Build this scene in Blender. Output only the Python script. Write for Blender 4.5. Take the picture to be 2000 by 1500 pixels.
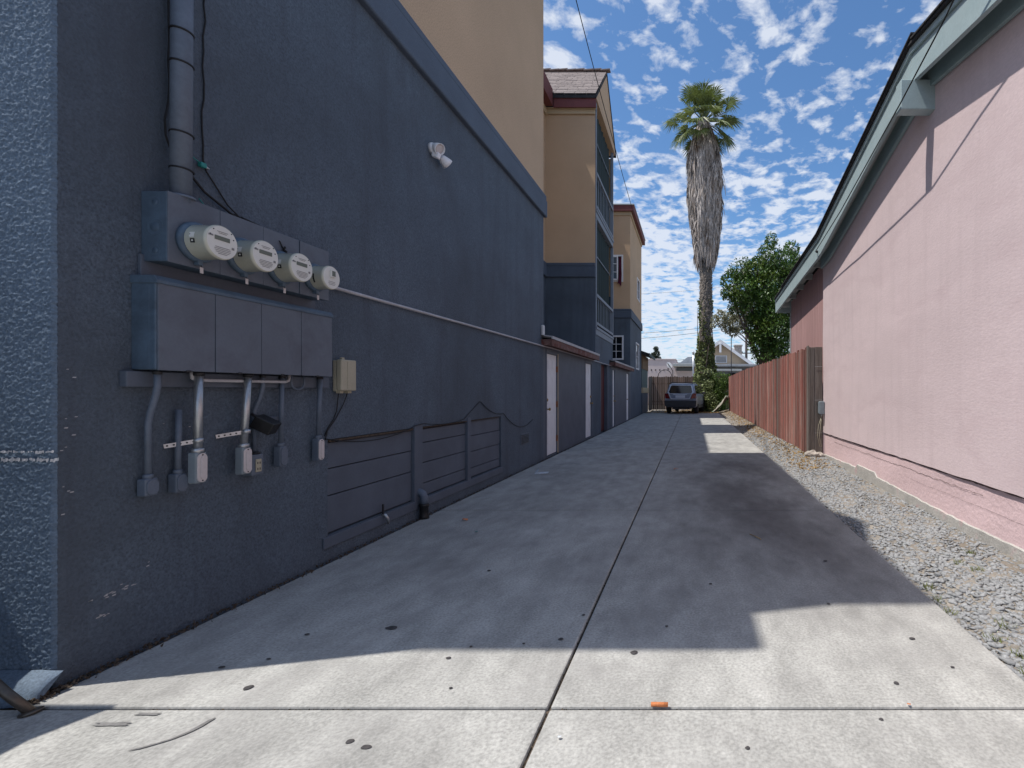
import bpy, bmesh, math, random
import numpy as np
from mathutils import Vector, Matrix
R = math.radians
random.seed(7); rng = np.random.default_rng(11)
S = bpy.context.scene
C = S.collection
for o in list(bpy.data.objects): bpy.data.objects.remove(o)

# ------------------------------------------------------------------ camera, sky, sun, exposure
cd = bpy.data.cameras.new('camera'); cam = bpy.data.objects.new('camera', cd); C.objects.link(cam)
cam.location = (0, 0, 1.31); cam.rotation_euler = (R(90), 0, 0)
cd.sensor_width = 36; cd.lens = 17.28; cd.shift_x = -0.176; cd.shift_y = 0.006
cd.clip_start = 0.05; cd.clip_end = 3000
S.camera = cam
S.cycles.max_bounces = 6; S.cycles.diffuse_bounces = 3; S.cycles.glossy_bounces = 3
S.render.resolution_x = 1024; S.render.resolution_y = 768
SUN = Vector((-0.44, -0.101, 1.0)).normalized()          # towards the sun
el = math.asin(SUN.z); az = math.atan2(SUN.x, SUN.y)
W = bpy.data.worlds.new('World'); S.world = W; W.use_nodes = True
nt = W.node_tree; nt.nodes.clear()
def N(t, ty, **kw):
    n = t.nodes.new(ty)
    for k, v in kw.items(): setattr(n, k, v)
    return n
def ramp(t, src, p0, p1, c0=(0, 0, 0, 1), c1=(1, 1, 1, 1)):
    r = N(t, 'ShaderNodeValToRGB'); e = r.color_ramp.elements
    e[0].position = p0; e[0].color = c0; e[1].position = p1; e[1].color = c1
    t.links.new(src, r.inputs[0]); return r.outputs[0]
def math_(t, op, a, b=None):
    m = N(t, 'ShaderNodeMath', operation=op)
    for i, v in enumerate((a, b)):
        if v is None: continue
        if isinstance(v, (int, float)): m.inputs[i].default_value = v
        else: t.links.new(v, m.inputs[i])
    return m.outputs[0]
def mixc(t, f, a, b, mode='MIX'):
    m = N(t, 'ShaderNodeMix', data_type='RGBA', blend_type=mode)
    for s, v in ((m.inputs[0], f), (m.inputs[6], a), (m.inputs[7], b)):
        if isinstance(v, (int, float)): s.default_value = v
        elif isinstance(v, tuple): s.default_value = v if len(v) == 4 else (*v, 1)
        else: t.links.new(v, s)
    return m.outputs[2]
sky = N(nt, 'ShaderNodeTexSky', sky_type='NISHITA'); sky.sun_disc = False
sky.sun_elevation = el; sky.sun_rotation = az; sky.altitude = 0; sky.air_density = 1.0; sky.dust_density = 0.8; sky.ozone_density = 2.2
tc = N(nt, 'ShaderNodeTexCoord'); sx = N(nt, 'ShaderNodeSeparateXYZ'); nt.links.new(tc.outputs['Generated'], sx.inputs[0])
den = math_(nt, 'ADD', math_(nt, 'MAXIMUM', sx.outputs['Z'], 0.0), 0.11)
cx = N(nt, 'ShaderNodeCombineXYZ'); nt.links.new(math_(nt, 'DIVIDE', sx.outputs['X'], den), cx.inputs[0]); nt.links.new(math_(nt, 'DIVIDE', sx.outputs['Y'], den), cx.inputs[1])
def wnoise(scale, detail, rough, w=0, dist=0.0, lac=2.0):
    n = N(nt, 'ShaderNodeTexNoise', noise_dimensions='4D'); n.inputs['Scale'].default_value = scale; n.inputs['Detail'].default_value = detail
    n.inputs['Roughness'].default_value = rough; n.inputs['W'].default_value = w; n.inputs['Distortion'].default_value = dist; n.inputs['Lacunarity'].default_value = lac
    nt.links.new(cx.outputs[0], n.inputs['Vector']); return n.outputs['Fac']
puff = wnoise(13.0, 8, 0.55, 3.1, 0.35); big = wnoise(1.7, 4, 0.5, 7.7, 0.2); fine = wnoise(30.0, 6, 0.6, 1.3, 0.3)
dens = math_(nt, 'ADD', math_(nt, 'ADD', math_(nt, 'MULTIPLY', puff, 1.05), math_(nt, 'MULTIPLY', big, 0.42)), math_(nt, 'MULTIPLY', fine, 0.26))
low = math_(nt, 'MULTIPLY', math_(nt, 'SUBTRACT', 1.0, math_(nt, 'MINIMUM', math_(nt, 'MULTIPLY', math_(nt, 'MAXIMUM', sx.outputs['Z'], 0.0), 2.1), 1.0)), 0.17)
cl = ramp(nt, math_(nt, 'ADD', dens, low), 0.835, 1.27)
cl = math_(nt, 'MULTIPLY', cl, 0.84)
tint = N(nt, 'ShaderNodeVectorMath', operation='MULTIPLY'); nt.links.new(sky.outputs[0], tint.inputs[0]); tint.inputs[1].default_value = (0.68, 0.92, 1.10)
wc = mixc(nt, cl, tint.outputs[0], (5.5, 5.85, 6.5))
bg = N(nt, 'ShaderNodeBackground'); nt.links.new(wc, bg.inputs[0]); bg.inputs[1].default_value = 0.135
wo = N(nt, 'ShaderNodeOutputWorld'); nt.links.new(bg.outputs[0], wo.inputs[0])
sd = bpy.data.lights.new('sun', 'SUN'); so = bpy.data.objects.new('sun', sd); C.objects.link(so)
sd.energy = 4.6; sd.angle = R(0.55); sd.color = (1, 0.955, 0.89)
so.rotation_euler = (-SUN).to_track_quat('-Z', 'Y').to_euler(); so.location = (-8, -4, 20)
S.view_settings.view_transform = 'Standard'; S.view_settings.look = 'None'; S.view_settings.exposure = 0.12; S.view_settings.gamma = 1

# ------------------------------------------------------------------ materials
MT = {}
def mat(name, col, rough=0.8, var=0.18, vs=2.0, fv=0.10, fs=40, bump=0.0, bs=60, bd=0.004, metal=0.0, spec=0.4, rnd=0.0, stretch=(1, 1, 1),
        stain=None, ss=1.5, s0=.55, s1=.72, trans=0.0, chips=None, cs=9, c0=.74, drips=None):
    m = bpy.data.materials.new(name); m.use_nodes = True; t = m.node_tree; t.nodes.clear(); MT[name] = m
    tc = N(t, 'ShaderNodeTexCoord'); mp = N(t, 'ShaderNodeMapping'); mp.inputs['Scale'].default_value = stretch
    t.links.new(tc.outputs['Object'], mp.inputs[0])
    vec = mp.outputs[0]
    if rnd:
        oi = N(t, 'ShaderNodeObjectInfo'); ad = N(t, 'ShaderNodeVectorMath', operation='ADD'); t.links.new(vec, ad.inputs[0])
        sc = N(t, 'ShaderNodeVectorMath', operation='SCALE'); sc.inputs[0].default_value = (37, 19, 53); t.links.new(oi.outputs['Random'], sc.inputs['Scale']); t.links.new(sc.outputs[0], ad.inputs[1]); vec = ad.outputs[0]
    def nz(scale, det=6, rg=.6, v=None, dist=0):
        n = N(t, 'ShaderNodeTexNoise'); n.inputs['Scale'].default_value = scale; n.inputs['Detail'].default_value = det; n.inputs['Roughness'].default_value = rg
        n.inputs['Distortion'].default_value = dist
        t.links.new(v or vec, n.inputs['Vector']); return n.outputs['Fac']
    def sh(c, f): return tuple(min(1, max(0, x * f)) for x in c)
    c = ramp(t, nz(vs, 8), .30, .70, (*sh(col, 1 - var), 1), (*sh(col, 1 + var), 1))
    if fv: c = mixc(t, 1.0, c, ramp(t, nz(fs, 4), .3, .7, (1 - fv,) * 3 + (1,), (1 + fv,) * 3 + (1,)), 'MULTIPLY')
    if stain: c = mixc(t, ramp(t, nz(ss, 9, .68, dist=.4), s0, s1), c, (*stain, 1))
    if drips:
        mp2 = N(t, 'ShaderNodeMapping'); mp2.inputs['Scale'].default_value = (5, 5, .35); t.links.new(tc.outputs['Object'], mp2.inputs[0])
        c = mixc(t, math_(t, 'MULTIPLY', ramp(t, nz(1.2, 7, .62, mp2.outputs[0]), .5, .78), .6), c, (*drips, 1))
    if chips: c = mixc(t, ramp(t, nz(cs, 6, .72), c0, c0 + .015), c, (*chips, 1))
    if rnd:
        c = mixc(t, 1.0, c, ramp(t, oi.outputs['Random'], 0, 1, (1 - rnd,) * 3 + (1,), (1 + rnd,) * 3 + (1,)), 'MULTIPLY')
    p = N(t, 'ShaderNodeBsdfPrincipled'); t.links.new(c, p.inputs['Base Color']); p.inputs['Roughness'].default_value = rough
    p.inputs['Metallic'].default_value = metal; p.inputs['Specular IOR Level'].default_value = spec
    if bump:
        b = N(t, 'ShaderNodeBump'); b.inputs['Strength'].default_value = bump; b.inputs['Distance'].default_value = bd
        t.links.new(nz(bs, 5, .6), b.inputs['Height']); t.links.new(b.outputs[0], p.inputs['Normal'])
    o = N(t, 'ShaderNodeOutputMaterial')
    if trans:
        tr = N(t, 'ShaderNodeBsdfTranslucent'); t.links.new(c, tr.inputs[0]); mx = N(t, 'ShaderNodeMixShader'); mx.inputs[0].default_value = trans
        t.links.new(p.outputs[0], mx.inputs[1]); t.links.new(tr.outputs[0], mx.inputs[2]); t.links.new(mx.outputs[0], o.inputs[0])
    else: t.links.new(p.outputs[0], o.inputs[0])
    return m
BLUE = (.094, .120, .154)
mat('blue_stucco', BLUE, .82, .13, 1.1, .36, 85, stain=(.070, .085, .106), ss=.7, s0=.47, s1=.72, bump=1.0, bs=85, bd=.012, chips=(.30, .30, .31), cs=7, c0=.80, drips=(.06, .068, .086))
mat('blue_stucco_front', (.11, .15, .20), .78, .12, 1.5, .3, 110, bump=.3, bs=150, bd=.004, spec=.35)
mat('blue_smooth', (.088, .106, .137), .6, .14, 3, .06, 60, bump=.15, bs=120, bd=.002)
mat('band_blue', (.080, .104, .142), .75, .12, 2, .15, 80, bump=.5, bs=70, bd=.006)
mat('tan_stucco', (.54, .38, .245), .9, .07, .8, .2, 70, bump=.8, bs=80, bd=.008)
mat('tan_trim', (.50, .39, .25), .85, .05, 2, .05, 60)
mat('red_fascia', (.16, .048, .046), .7, .12, 3, .1, 50)
mat('rust_fascia', (.17, .10, .085), .85, .35, 6, .2, 40, bump=.4, bs=40, stain=(.12, .035, .025), ss=5, s0=.46, s1=.6)
mat('shingle', (.24, .20, .185), .95, .25, 14, .2, 90, bump=.5, bs=90)
mat('dark_shingle', (.035, .033, .035), .95, .3, 9, .2, 90, bump=.6, bs=90)
mat('green_screen', (.010, .024, .025), .85, .3, 2, .1, 60, stretch=(1, 6, .6))
mat('rail_grey', (.20, .23, .275), .6, .1, 5, .08, 50)
mat('white_paint', (.78, .77, .78), .55, .05, 4, .04, 60, stain=(.64, .63, .63), ss=3.5, s0=.55, s1=.8)
mat('white_metal', (.62, .62, .62), .5, .07, 6, .05, 60)
mat('glass_dark', (.010, .013, .016), .06, .3, 2, 0, spec=.6)
mat('curtain', (.11, .012, .035), .9, .3, 20, .1, 80)
mat('brass', (.32, .22, .09), .35, .15, 20, 0, metal=.9)
mat('door_red', (.085, .014, .016), .7, .2, 3, .1, 50)
mat('dark_metal', (.03, .03, .033), .5, .2, 12, .1, 60, metal=.4)
mat('cabinet_paint', (.105, .124, .155), .5, .10, 2.2, .05, 60, bump=.08, bs=50, bd=.003, chips=(.26, .22, .18), cs=14, c0=.79, stain=(.075, .082, .105), ss=3, s0=.5, s1=.75)
mat('cabinet_side', (.078, .118, .165), .5, .15, 4, .06, 60, bump=.1, bs=40, bd=.003, stain=(.04, .055, .075), ss=4, s0=.48, s1=.75)
mat('conduit_paint', (.105, .13, .17), .5, .15, 9, .08, 60, chips=(.34, .33, .32), cs=30, c0=.78)
mat('galvanised', (.42, .43, .44), .36, .15, 14, .1, 80, metal=.75)
mat('fitting_grey', (.20, .235, .26), .5, .1, 9, .05, 60)
mat('fitting_cover', (.55, .50, .49), .5, .06, 9, .05, 60)
mat('meter_body', (.50, .49, .40), .14, .07, 9, .03, 50, spec=.6)
mat('meter_face', (.66, .65, .60), .4, .05, 9, .02, 50)
mat('meter_print', (.20, .20, .20), .6, .2, 80, .3, 200)
mat('lcd', (.13, .145, .12), .25, .1, 9, 0)
mat('black_plastic', (.012, .012, .013), .45, .2, 9, .1, 60)
mat('cable_black', (.012, .011, .012), .6, .2, 9, .1, 60)
mat('tape_teal', (.02, .22, .20), .5, .1, 9, .1, 60)
mat('beige_plastic', (.40, .365, .27), .5, .07, 4, .05, 60)
mat('white_pipe', (.42, .41, .42), .55, .14, 7, .1, 60)
mat('rust', (.20, .07, .03), .9, .4, 12, .3, 60, bump=.5)
mat('pink_stucco', (.675, .54, .545), .9, .06, 1.0, .08, 60, bump=.24, bs=30, bd=.007, stretch=(1, .5, 1.7), stain=(.58, .445, .455), ss=1.9, s0=.5, s1=.84, chips=(.42, .30, .29), cs=5, c0=.75, drips=(.57, .45, .455))
mat('pink_foundation', (.68, .50, .505), .88, .09, 1.6, .06, 60, bump=.6, bs=28, bd=.012, chips=(.22, .16, .15), cs=11, c0=.735)
mat('foundation_grey', (.42, .40, .37), .95, .2, 4, .15, 60, bump=.8, bs=40, bd=.01, stain=(.47, .35, .34), ss=4, s0=.55, s1=.66)
mat('crack_shadow_dark', (.10, .062, .058), .95, .3, 20, .2, 80, bump=.5)  # colour of the cracks and of the painted sill shadow
mat('pink_siding', (.42, .25, .24), .8, .12, 3, .08, 60, stretch=(6, 6, .5), bump=.2, bs=30, rnd=.06)
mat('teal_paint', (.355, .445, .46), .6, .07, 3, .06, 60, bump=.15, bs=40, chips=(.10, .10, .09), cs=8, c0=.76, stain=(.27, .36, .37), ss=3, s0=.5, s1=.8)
mat('teal_dark', (.27, .36, .37), .7, .1, 3, .06, 60, chips=(.12, .12, .1), cs=8, c0=.77)  # darker teal of the frieze board
mat('soffit', (.40, .42, .42), .8, .1, 3, .06, 60)
mat('roof_sheet', (.10, .09, .085), .95, .2, 3, .1, 60)
mat('fence_red', (.235, .072, .055), .88, .35, 5, .4, 22, stretch=(6, 6, .35), bump=.5, bs=22, bd=.006, rnd=.5, stain=(.20, .145, .12), ss=2.2, s0=.46, s1=.62)
mat('fence_red_b', (.29, .105, .08), .88, .3, 5, .4, 22, stretch=(6, 6, .35), bump=.5, bs=22, bd=.006, rnd=.35, stain=(.42, .29, .25), ss=2.4, s0=.50, s1=.64)
mat('fence_grey', (.15, .125, .108), .92, .3, 5, .25, 30, stretch=(7, 7, .4), bump=.6, bs=20, bd=.006, rnd=.15, stain=(.21, .185, .165), ss=2, s0=.48, s1=.66)
mat('fence_brown', (.17, .115, .09), .92, .25, 5, .2, 30, stretch=(7, 7, .4), bump=.5, bs=20, rnd=.45)
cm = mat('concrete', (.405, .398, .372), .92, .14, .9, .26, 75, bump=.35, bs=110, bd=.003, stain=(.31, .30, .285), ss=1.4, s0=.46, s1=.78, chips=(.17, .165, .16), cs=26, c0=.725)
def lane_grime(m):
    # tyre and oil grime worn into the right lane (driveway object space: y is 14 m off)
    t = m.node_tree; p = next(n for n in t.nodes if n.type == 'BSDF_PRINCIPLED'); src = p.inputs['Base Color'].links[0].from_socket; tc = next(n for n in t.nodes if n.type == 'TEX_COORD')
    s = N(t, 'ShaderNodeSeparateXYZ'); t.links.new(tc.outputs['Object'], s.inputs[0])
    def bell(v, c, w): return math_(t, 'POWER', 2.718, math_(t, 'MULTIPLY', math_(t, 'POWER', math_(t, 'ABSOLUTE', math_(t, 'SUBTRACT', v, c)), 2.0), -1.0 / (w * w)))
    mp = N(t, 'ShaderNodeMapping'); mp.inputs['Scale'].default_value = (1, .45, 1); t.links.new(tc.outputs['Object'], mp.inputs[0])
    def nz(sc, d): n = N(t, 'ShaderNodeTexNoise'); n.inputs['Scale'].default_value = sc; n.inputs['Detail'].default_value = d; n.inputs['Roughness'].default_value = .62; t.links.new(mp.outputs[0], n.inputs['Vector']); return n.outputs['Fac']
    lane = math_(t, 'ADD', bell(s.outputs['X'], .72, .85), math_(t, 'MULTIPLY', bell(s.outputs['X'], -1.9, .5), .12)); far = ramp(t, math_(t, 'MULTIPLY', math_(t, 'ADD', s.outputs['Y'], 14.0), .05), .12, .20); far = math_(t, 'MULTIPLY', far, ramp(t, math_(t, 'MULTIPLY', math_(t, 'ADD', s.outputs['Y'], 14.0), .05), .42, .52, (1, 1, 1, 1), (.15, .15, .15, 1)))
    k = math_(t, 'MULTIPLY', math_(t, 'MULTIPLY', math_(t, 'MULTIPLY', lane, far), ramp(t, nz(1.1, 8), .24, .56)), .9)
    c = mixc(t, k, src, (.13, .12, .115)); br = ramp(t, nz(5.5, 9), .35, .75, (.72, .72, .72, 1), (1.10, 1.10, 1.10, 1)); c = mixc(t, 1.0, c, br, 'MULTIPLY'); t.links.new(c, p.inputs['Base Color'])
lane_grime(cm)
mat('spot_dark', (.055, .05, .05), .8, .3, 30, .2, 90)
mat('oil_stain', (.17, .165, .16), .75, .2, 9, .2, 60)
mat('dirt', (.235, .21, .178), .97, .25, 2.2, .25, 50, bump=.8, bs=45, bd=.01, stain=(.16, .125, .09), ss=1.6, s0=.5, s1=.7)
mat('asphalt', (.055, .055, .056), .95, .15, 3, .2, 90, bump=.5, bs=80)
mat('gravel', (.265, .268, .268), .9, .32, 22, .2, 90, bump=.3, bs=60)
mat('debris', (.075, .055, .04), .95, .5, 25, .3, 90)
mat('dry_leaf', (.36, .24, .11), .85, .4, 9, .2, 50, trans=.2)
mat('weed', (.13, .15, .04), .7, .4, 12, .2, 60, trans=.25)
mat('leaf_green', (.075, .145, .027), .42, .45, 1.6, .45, 9, stain=(.17, .23, .035), ss=.55, s0=.52, s1=.66, trans=.22, spec=.5)
mat('leaf_dull', (.30, .29, .175), .55, .4, 3, .4, 9, trans=.2)
mat('leaf_ivy', (.17, .20, .075), .5, .45, 2.5, .4, 9, trans=.2)
mat('leaf_shrub', (.10, .16, .03), .5, .5, 2, .4, 9, trans=.25)
mat('conifer', (.035, .05, .03), .8, .4, 2, .3, 9)
mat('bark', (.13, .10, .08), .95, .3, 6, .25, 30, bump=.8, bs=20, bd=.02)
mat('palm_trunk', (.17, .145, .125), .95, .3, 4, .3, 12, bump=1, bs=14, bd=.04)
mat('palm_skirt', (.42, .37, .335), .9, .35, 2.2, .5, 9, stretch=(3, 3, .8), stain=(.20, .135, .09), ss=.8, s0=.5, s1=.68)
mat('palm_leaf', (.15, .19, .055), .42, .35, 1.5, .3, 9, trans=.28)
mat('palm_tip', (.40, .36, .20), .7, .2, 2, .2, 9, trans=.2)
mat('car_silver', (.28, .31, .38), .3, .04, 3, 0, metal=.3, spec=.6)
mat('car_dark', (.045, .045, .050), .5, .1, 5, 0)
mat('car_trim', (.72, .75, .82), .3, .04, 3, 0, metal=.2)
mat('tyre', (.018, .018, .018), .9, .2, 20, .1, 60)
mat('tail_red', (.20, .012, .012), .18, .2, 5, 0, spec=.6)
mat('peach_wall', (.58, .45, .32), .9, .05, 2, .04, 40)
mat('grey_roof', (.33, .35, .38), .85, .15, 3, .1, 40)
mat('stucco_white', (.55, .47, .46), .9, .08, 1, .06, 40)
mat('brick_pale', (.42, .36, .31), .95, .25, 6, .25, 12, bump=.5, bs=14)
mat('green_wall', (.115, .15, .14), .85, .1, 2, .05, 40)
mat('brown_wall', (.20, .125, .07), .85, .25, 3, .1, 40, stretch=(5, 5, .5))
mat('pole_wood', (.12, .10, .095), .9, .2, 4, .2, 40)
mat('carpet', (.30, .27, .22), .95, .35, 5, .2, 50, stain=(.06, .16, .10), ss=2.3, s0=.52, s1=.58, chips=(.45, .2, .18), cs=2.2, c0=.66)
mat('rock', (.36, .32, .28), .95, .3, 8, .2, 50, bump=.7, bs=25, bd=.01)
mat('orange', (.50, .17, .06), .7, .25, 60, .2, 200)
mat('paper', (.55, .58, .62), .7, .25, 30, .2, 90)
mat('rail_steel', (.10, .085, .07), .38, .25, 9, .15, 50, metal=.6)

# ------------------------------------------------------------------ mesh helpers
def wloc(o):
    v = Vector((0, 0, 0))
    while o is not None: v = v + o.location; o = o.parent
    return v
def tag(o, label=None, cat=None, group=None, kind=None):
    for k, v in (('label', label), ('category', cat), ('group', group), ('kind', kind)):
        if v: o[k] = v
    return o
def thing(name, label, cat, loc=(0, 0, 0), group=None):
    o = bpy.data.objects.new(name, None); C.objects.link(o); o.location = loc; o.empty_display_size = .1
    return tag(o, label, cat, group)
class MB:
    def __init__(s): s.v = []; s.f = []; s.sm = []
    def add(s, vs, fs, smooth=False):
        b = len(s.v); s.v += [tuple(x) for x in vs]; s.f += [tuple(i + b for i in f) for f in fs]; s.sm += [smooth] * len(fs); return s
    def box(s, x0, x1, y0, y1, z0, z1):
        v = [(x, y, z) for x in (x0, x1) for y in (y0, y1) for z in (z0, z1)]
        return s.add(v, [(0, 1, 3, 2), (4, 6, 7, 5), (0, 4, 5, 1), (2, 3, 7, 6), (0, 2, 6, 4), (1, 5, 7, 3)])
    def obox(s, c, ax, ay, az):      # oriented box: centre and half axes
        c, ax, ay, az = map(Vector, (c, ax, ay, az))
        v = [c + ax * i + ay * j + az * k for i in (-1, 1) for j in (-1, 1) for k in (-1, 1)]
        return s.add(v, [(0, 1, 3, 2), (4, 6, 7, 5), (0, 4, 5, 1), (2, 3, 7, 6), (0, 2, 6, 4), (1, 5, 7, 3)])
    def tube(s, pts, r, n=10, cap=True):
        pts = [Vector(p) for p in pts]; rs = r if isinstance(r, (list, tuple)) else [r] * len(pts); rings = []; u = None
        for i, p in enumerate(pts):
            d = (pts[min(i + 1, len(pts) - 1)] - pts[max(i - 1, 0)]).normalized()
            if u is None: u = d.orthogonal().normalized()
            u = (u - d * u.dot(d)).normalized(); w = d.cross(u)
            rings.append([p + (u * math.cos(2 * math.pi * k / n) + w * math.sin(2 * math.pi * k / n)) * rs[i] for k in range(n)])
        fs = []
        for i in range(len(pts) - 1):
            for k in range(n):
                a = i * n + k; b = i * n + (k + 1) % n; fs.append((a, b, b + n, a + n))
        s.add([q for rg in rings for q in rg], fs, True)
        if cap:
            b = len(s.v) - len(pts) * n; s.f += [tuple(b + k for k in reversed(range(n))), tuple(b + (len(pts) - 1) * n + k for k in range(n))]; s.sm += [False, False]
        return s
    def lathe(s, c, axis, prof, n=28):   # prof: (distance along axis, radius)
        c = Vector(c); a = Vector(axis).normalized(); u = a.orthogonal().normalized(); w = a.cross(u); vs = []; fs = []
        for t, r in prof:
            for k in range(n): vs.append(c + a * t + (u * math.cos(2 * math.pi * k / n) + w * math.sin(2 * math.pi * k / n)) * max(r, 1e-4))
        for i in range(len(prof) - 1):
            for k in range(n):
                q = i * n + k; e = i * n + (k + 1) % n; fs.append((q, e, e + n, q + n))
        s.add(vs, fs, True); b = len(s.v) - len(vs)
        s.f += [tuple(b + k for k in reversed(range(n))), tuple(b + (len(prof) - 1) * n + k for k in range(n))]; s.sm += [False, False]
        return s
    def prism(s, poly, vec):             # planar polygon extruded
        vec = Vector(vec); p = [Vector(q) for q in poly]; n = len(p)
        return s.add(p + [q + vec for q in p], [tuple(range(n)), tuple(reversed(range(n, 2 * n)))] + [(i, i + n, (i + 1) % n + n, (i + 1) % n) for i in range(n)])
    def build(s, name, m, parent=None, bevel=0, seg=2, kind=None):
        me = bpy.data.meshes.new(name); off = wloc(parent) if parent else Vector((0, 0, 0))
        if not parent and s.v:
            a = np.array(s.v); off = Vector(((a[:, 0].min() + a[:, 0].max()) / 2, (a[:, 1].min() + a[:, 1].max()) / 2, a[:, 2].min()))
        me.from_pydata([tuple(Vector(v) - off) for v in s.v], [], s.f)
        me.polygons.foreach_set('use_smooth', s.sm)
        bm = bmesh.new(); bm.from_mesh(me); bmesh.ops.recalc_face_normals(bm, faces=bm.faces)
        if bevel:
            ed = [e for e in bm.edges if len(e.link_faces) == 2 and e.calc_face_angle(0) > .5]
            bmesh.ops.bevel(bm, geom=ed, offset=bevel, segments=seg, affect='EDGES', profile=.5, clamp_overlap=True)
        bm.to_mesh(me); bm.free()
        me.materials.append(MT[m]); o = bpy.data.objects.new(name, me); C.objects.link(o)
        if parent: o.parent = parent
        else: o.location = off
        if kind: o['kind'] = kind
        return o
def box(name, m, parent, *b, bevel=.004): return MB().box(*b).build(name, m, parent, bevel)
def arrmesh(name, V, F, m, parent=None, kind=None, smooth=False):
    me = bpy.data.meshes.new(name); V = np.asarray(V, float); off = wloc(parent) if parent else Vector(((V[:, 0].min() + V[:, 0].max()) / 2, (V[:, 1].min() + V[:, 1].max()) / 2, V[:, 2].min()))
    V = V - np.array(off); F = np.asarray(F, np.int32); n, k = F.shape
    me.vertices.add(len(V)); me.vertices.foreach_set('co', V.ravel().astype(np.float32))
    me.loops.add(n * k); me.loops.foreach_set('vertex_index', F.ravel()); me.polygons.add(n); me.polygons.foreach_set('loop_start', np.arange(0, n * k, k, dtype=np.int32))
    me.update(calc_edges=True); me.validate()
    if smooth: me.polygons.foreach_set('use_smooth', [True] * n)
    me.materials.append(MT[m]); o = bpy.data.objects.new(name, me); C.objects.link(o)
    if parent: o.parent = parent
    else: o.location = off
    if kind: o['kind'] = kind
    return o
def wall(plane, c, u0, u1, z0, z1, holes=(), depth=.08, mb=None, step=None):
    """flat wall sheet with openings and reveals; plane 'x': faces +X at x=c (u = y); plane 'y': faces -Y at y=c (u = x)"""
    mb = mb or MB(); us = sorted({u0, u1, *[h[0] for h in holes], *[h[1] for h in holes]}); zs = sorted({z0, z1, *[h[2] for h in holes], *[h[3] for h in holes]})
    P = (lambda u, z, d=0: (c - d, u, z)) if plane == 'x' else (lambda u, z, d=0: (u, c + d, z))
    for i in range(len(us) - 1):
        for j in range(len(zs) - 1):
            um = (us[i] + us[i + 1]) / 2; zm = (zs[j] + zs[j + 1]) / 2
            if any(h[0] < um < h[1] and h[2] < zm < h[3] for h in holes): continue
            mb.add([P(us[i], zs[j]), P(us[i + 1], zs[j]), P(us[i + 1], zs[j + 1]), P(us[i], zs[j + 1])], [(0, 1, 2, 3)])
    for a, b, e, f in holes:
        for (p, q) in (((a, e), (b, e)), ((b, e), (b, f)), ((b, f), (a, f)), ((a, f), (a, e))):
            mb.add([P(*p), P(*q), P(*q, depth), P(*p, depth)], [(0, 1, 2, 3)])
    return mb
def leaves(cent, size, up=.25, asp=.55, fold=.18):
    """arrays of folded four-vertex leaves at given centres"""
    n = len(cent); d = rng.normal(size=(n, 3)); d[:, 2] -= up; d /= np.linalg.norm(d, axis=1)[:, None]
    e = rng.normal(size=(n, 3)); e -= d * (e * d).sum(1)[:, None]; e /= np.linalg.norm(e, axis=1)[:, None]; f = np.cross(d, e)
    sz = (size * (0.6 + .8 * rng.random(n)))[:, None]
    a = cent - d * sz * .5; b = cent + d * sz * .5; l = cent + e * sz * asp * .5 + f * sz * fold; r = cent - e * sz * asp * .5 + f * sz * fold
    V = np.stack([a, l, b, r], 1).reshape(-1, 3); F = np.arange(4 * n).reshape(n, 4)
    F = np.concatenate([F[:, [0, 1, 2]], F[:, [0, 2, 3]]]); return V, F

# ------------------------------------------------------------------ ground, driveway, gravel
g = MB(); g.add([(-900, -900, -.06), (900, -900, -.06), (900, 900, -.06), (-900, 900, -.06)], [(0, 1, 2, 3)]); tag(g.build('ground', 'dirt'), kind='structure')
g = MB(); g.add([(-60, -14, -.05), (60, -14, -.05), (60, -2.2, -.05), (-60, -2.2, -.05)], [(0, 1, 2, 3)]); tag(g.build('road', 'asphalt'), kind='structure')
dw = thing('driveway', None, None, (0, 14, 0)); dw['kind'] = 'structure'
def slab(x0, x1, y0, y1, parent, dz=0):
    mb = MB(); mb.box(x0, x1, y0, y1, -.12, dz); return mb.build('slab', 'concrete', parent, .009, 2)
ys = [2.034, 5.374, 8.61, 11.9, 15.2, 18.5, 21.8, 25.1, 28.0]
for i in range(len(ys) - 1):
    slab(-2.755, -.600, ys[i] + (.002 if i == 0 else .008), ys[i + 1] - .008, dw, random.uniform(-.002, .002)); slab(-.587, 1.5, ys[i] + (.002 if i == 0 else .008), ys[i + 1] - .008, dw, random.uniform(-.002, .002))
sw = thing('sidewalk', None, None, (0, 14, 0)); sw['kind'] = 'structure'
for x0, x1 in ((-8, -5.4), (-5.39, -2.9), (-2.89, -.600), (-.587, 1.75), (1.76, 4.2), (4.21, 7)): slab(x0, x1, -2.1, 2.025, sw, -.004)
MB().box(-8, 7, -2.3, -2.11, -.3, -.006).build('kerb', 'concrete', sw, .02)
# stains and trodden gum lie on the slabs
SP = [(-1.654, 2.705, 0.023), (-0.69, 2.582, 0.013), (-1.952, 2.161, 0.02), (-0.29, 2.451, 0.018), (-1.279, 1.836, 0.015), (-1.199, 1.807, 0.014), (1.157, 2.588, 0.013), (0.911, 2.195, 0.011), (-1.473, 3.563, 0.015), (-0.142, 2.722, 0.009), (0.124, 3.318, 0.011), (1.228, 2.32, 0.008), (-0.603, 2.012, 0.0), (-1.279, 2.022, 0.0), (-0.632, 2.858, 0.01), (-1.19, 2.4, 0.01), (-2.221, 2.32, 0.012), (-2.06, 2.391, 0.008), (0.834, 3.009, 0.01), (-1.128, 2.505, 0.008), (-0.869, 2.535, 0.006), (-1.06, 2.157, 0.007), (1.02, 3.765, 0.013), (0.753, 1.959, 0.008), (0.203, 1.802, 0.009), (-2.061, 2.631, 0.011)]
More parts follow.
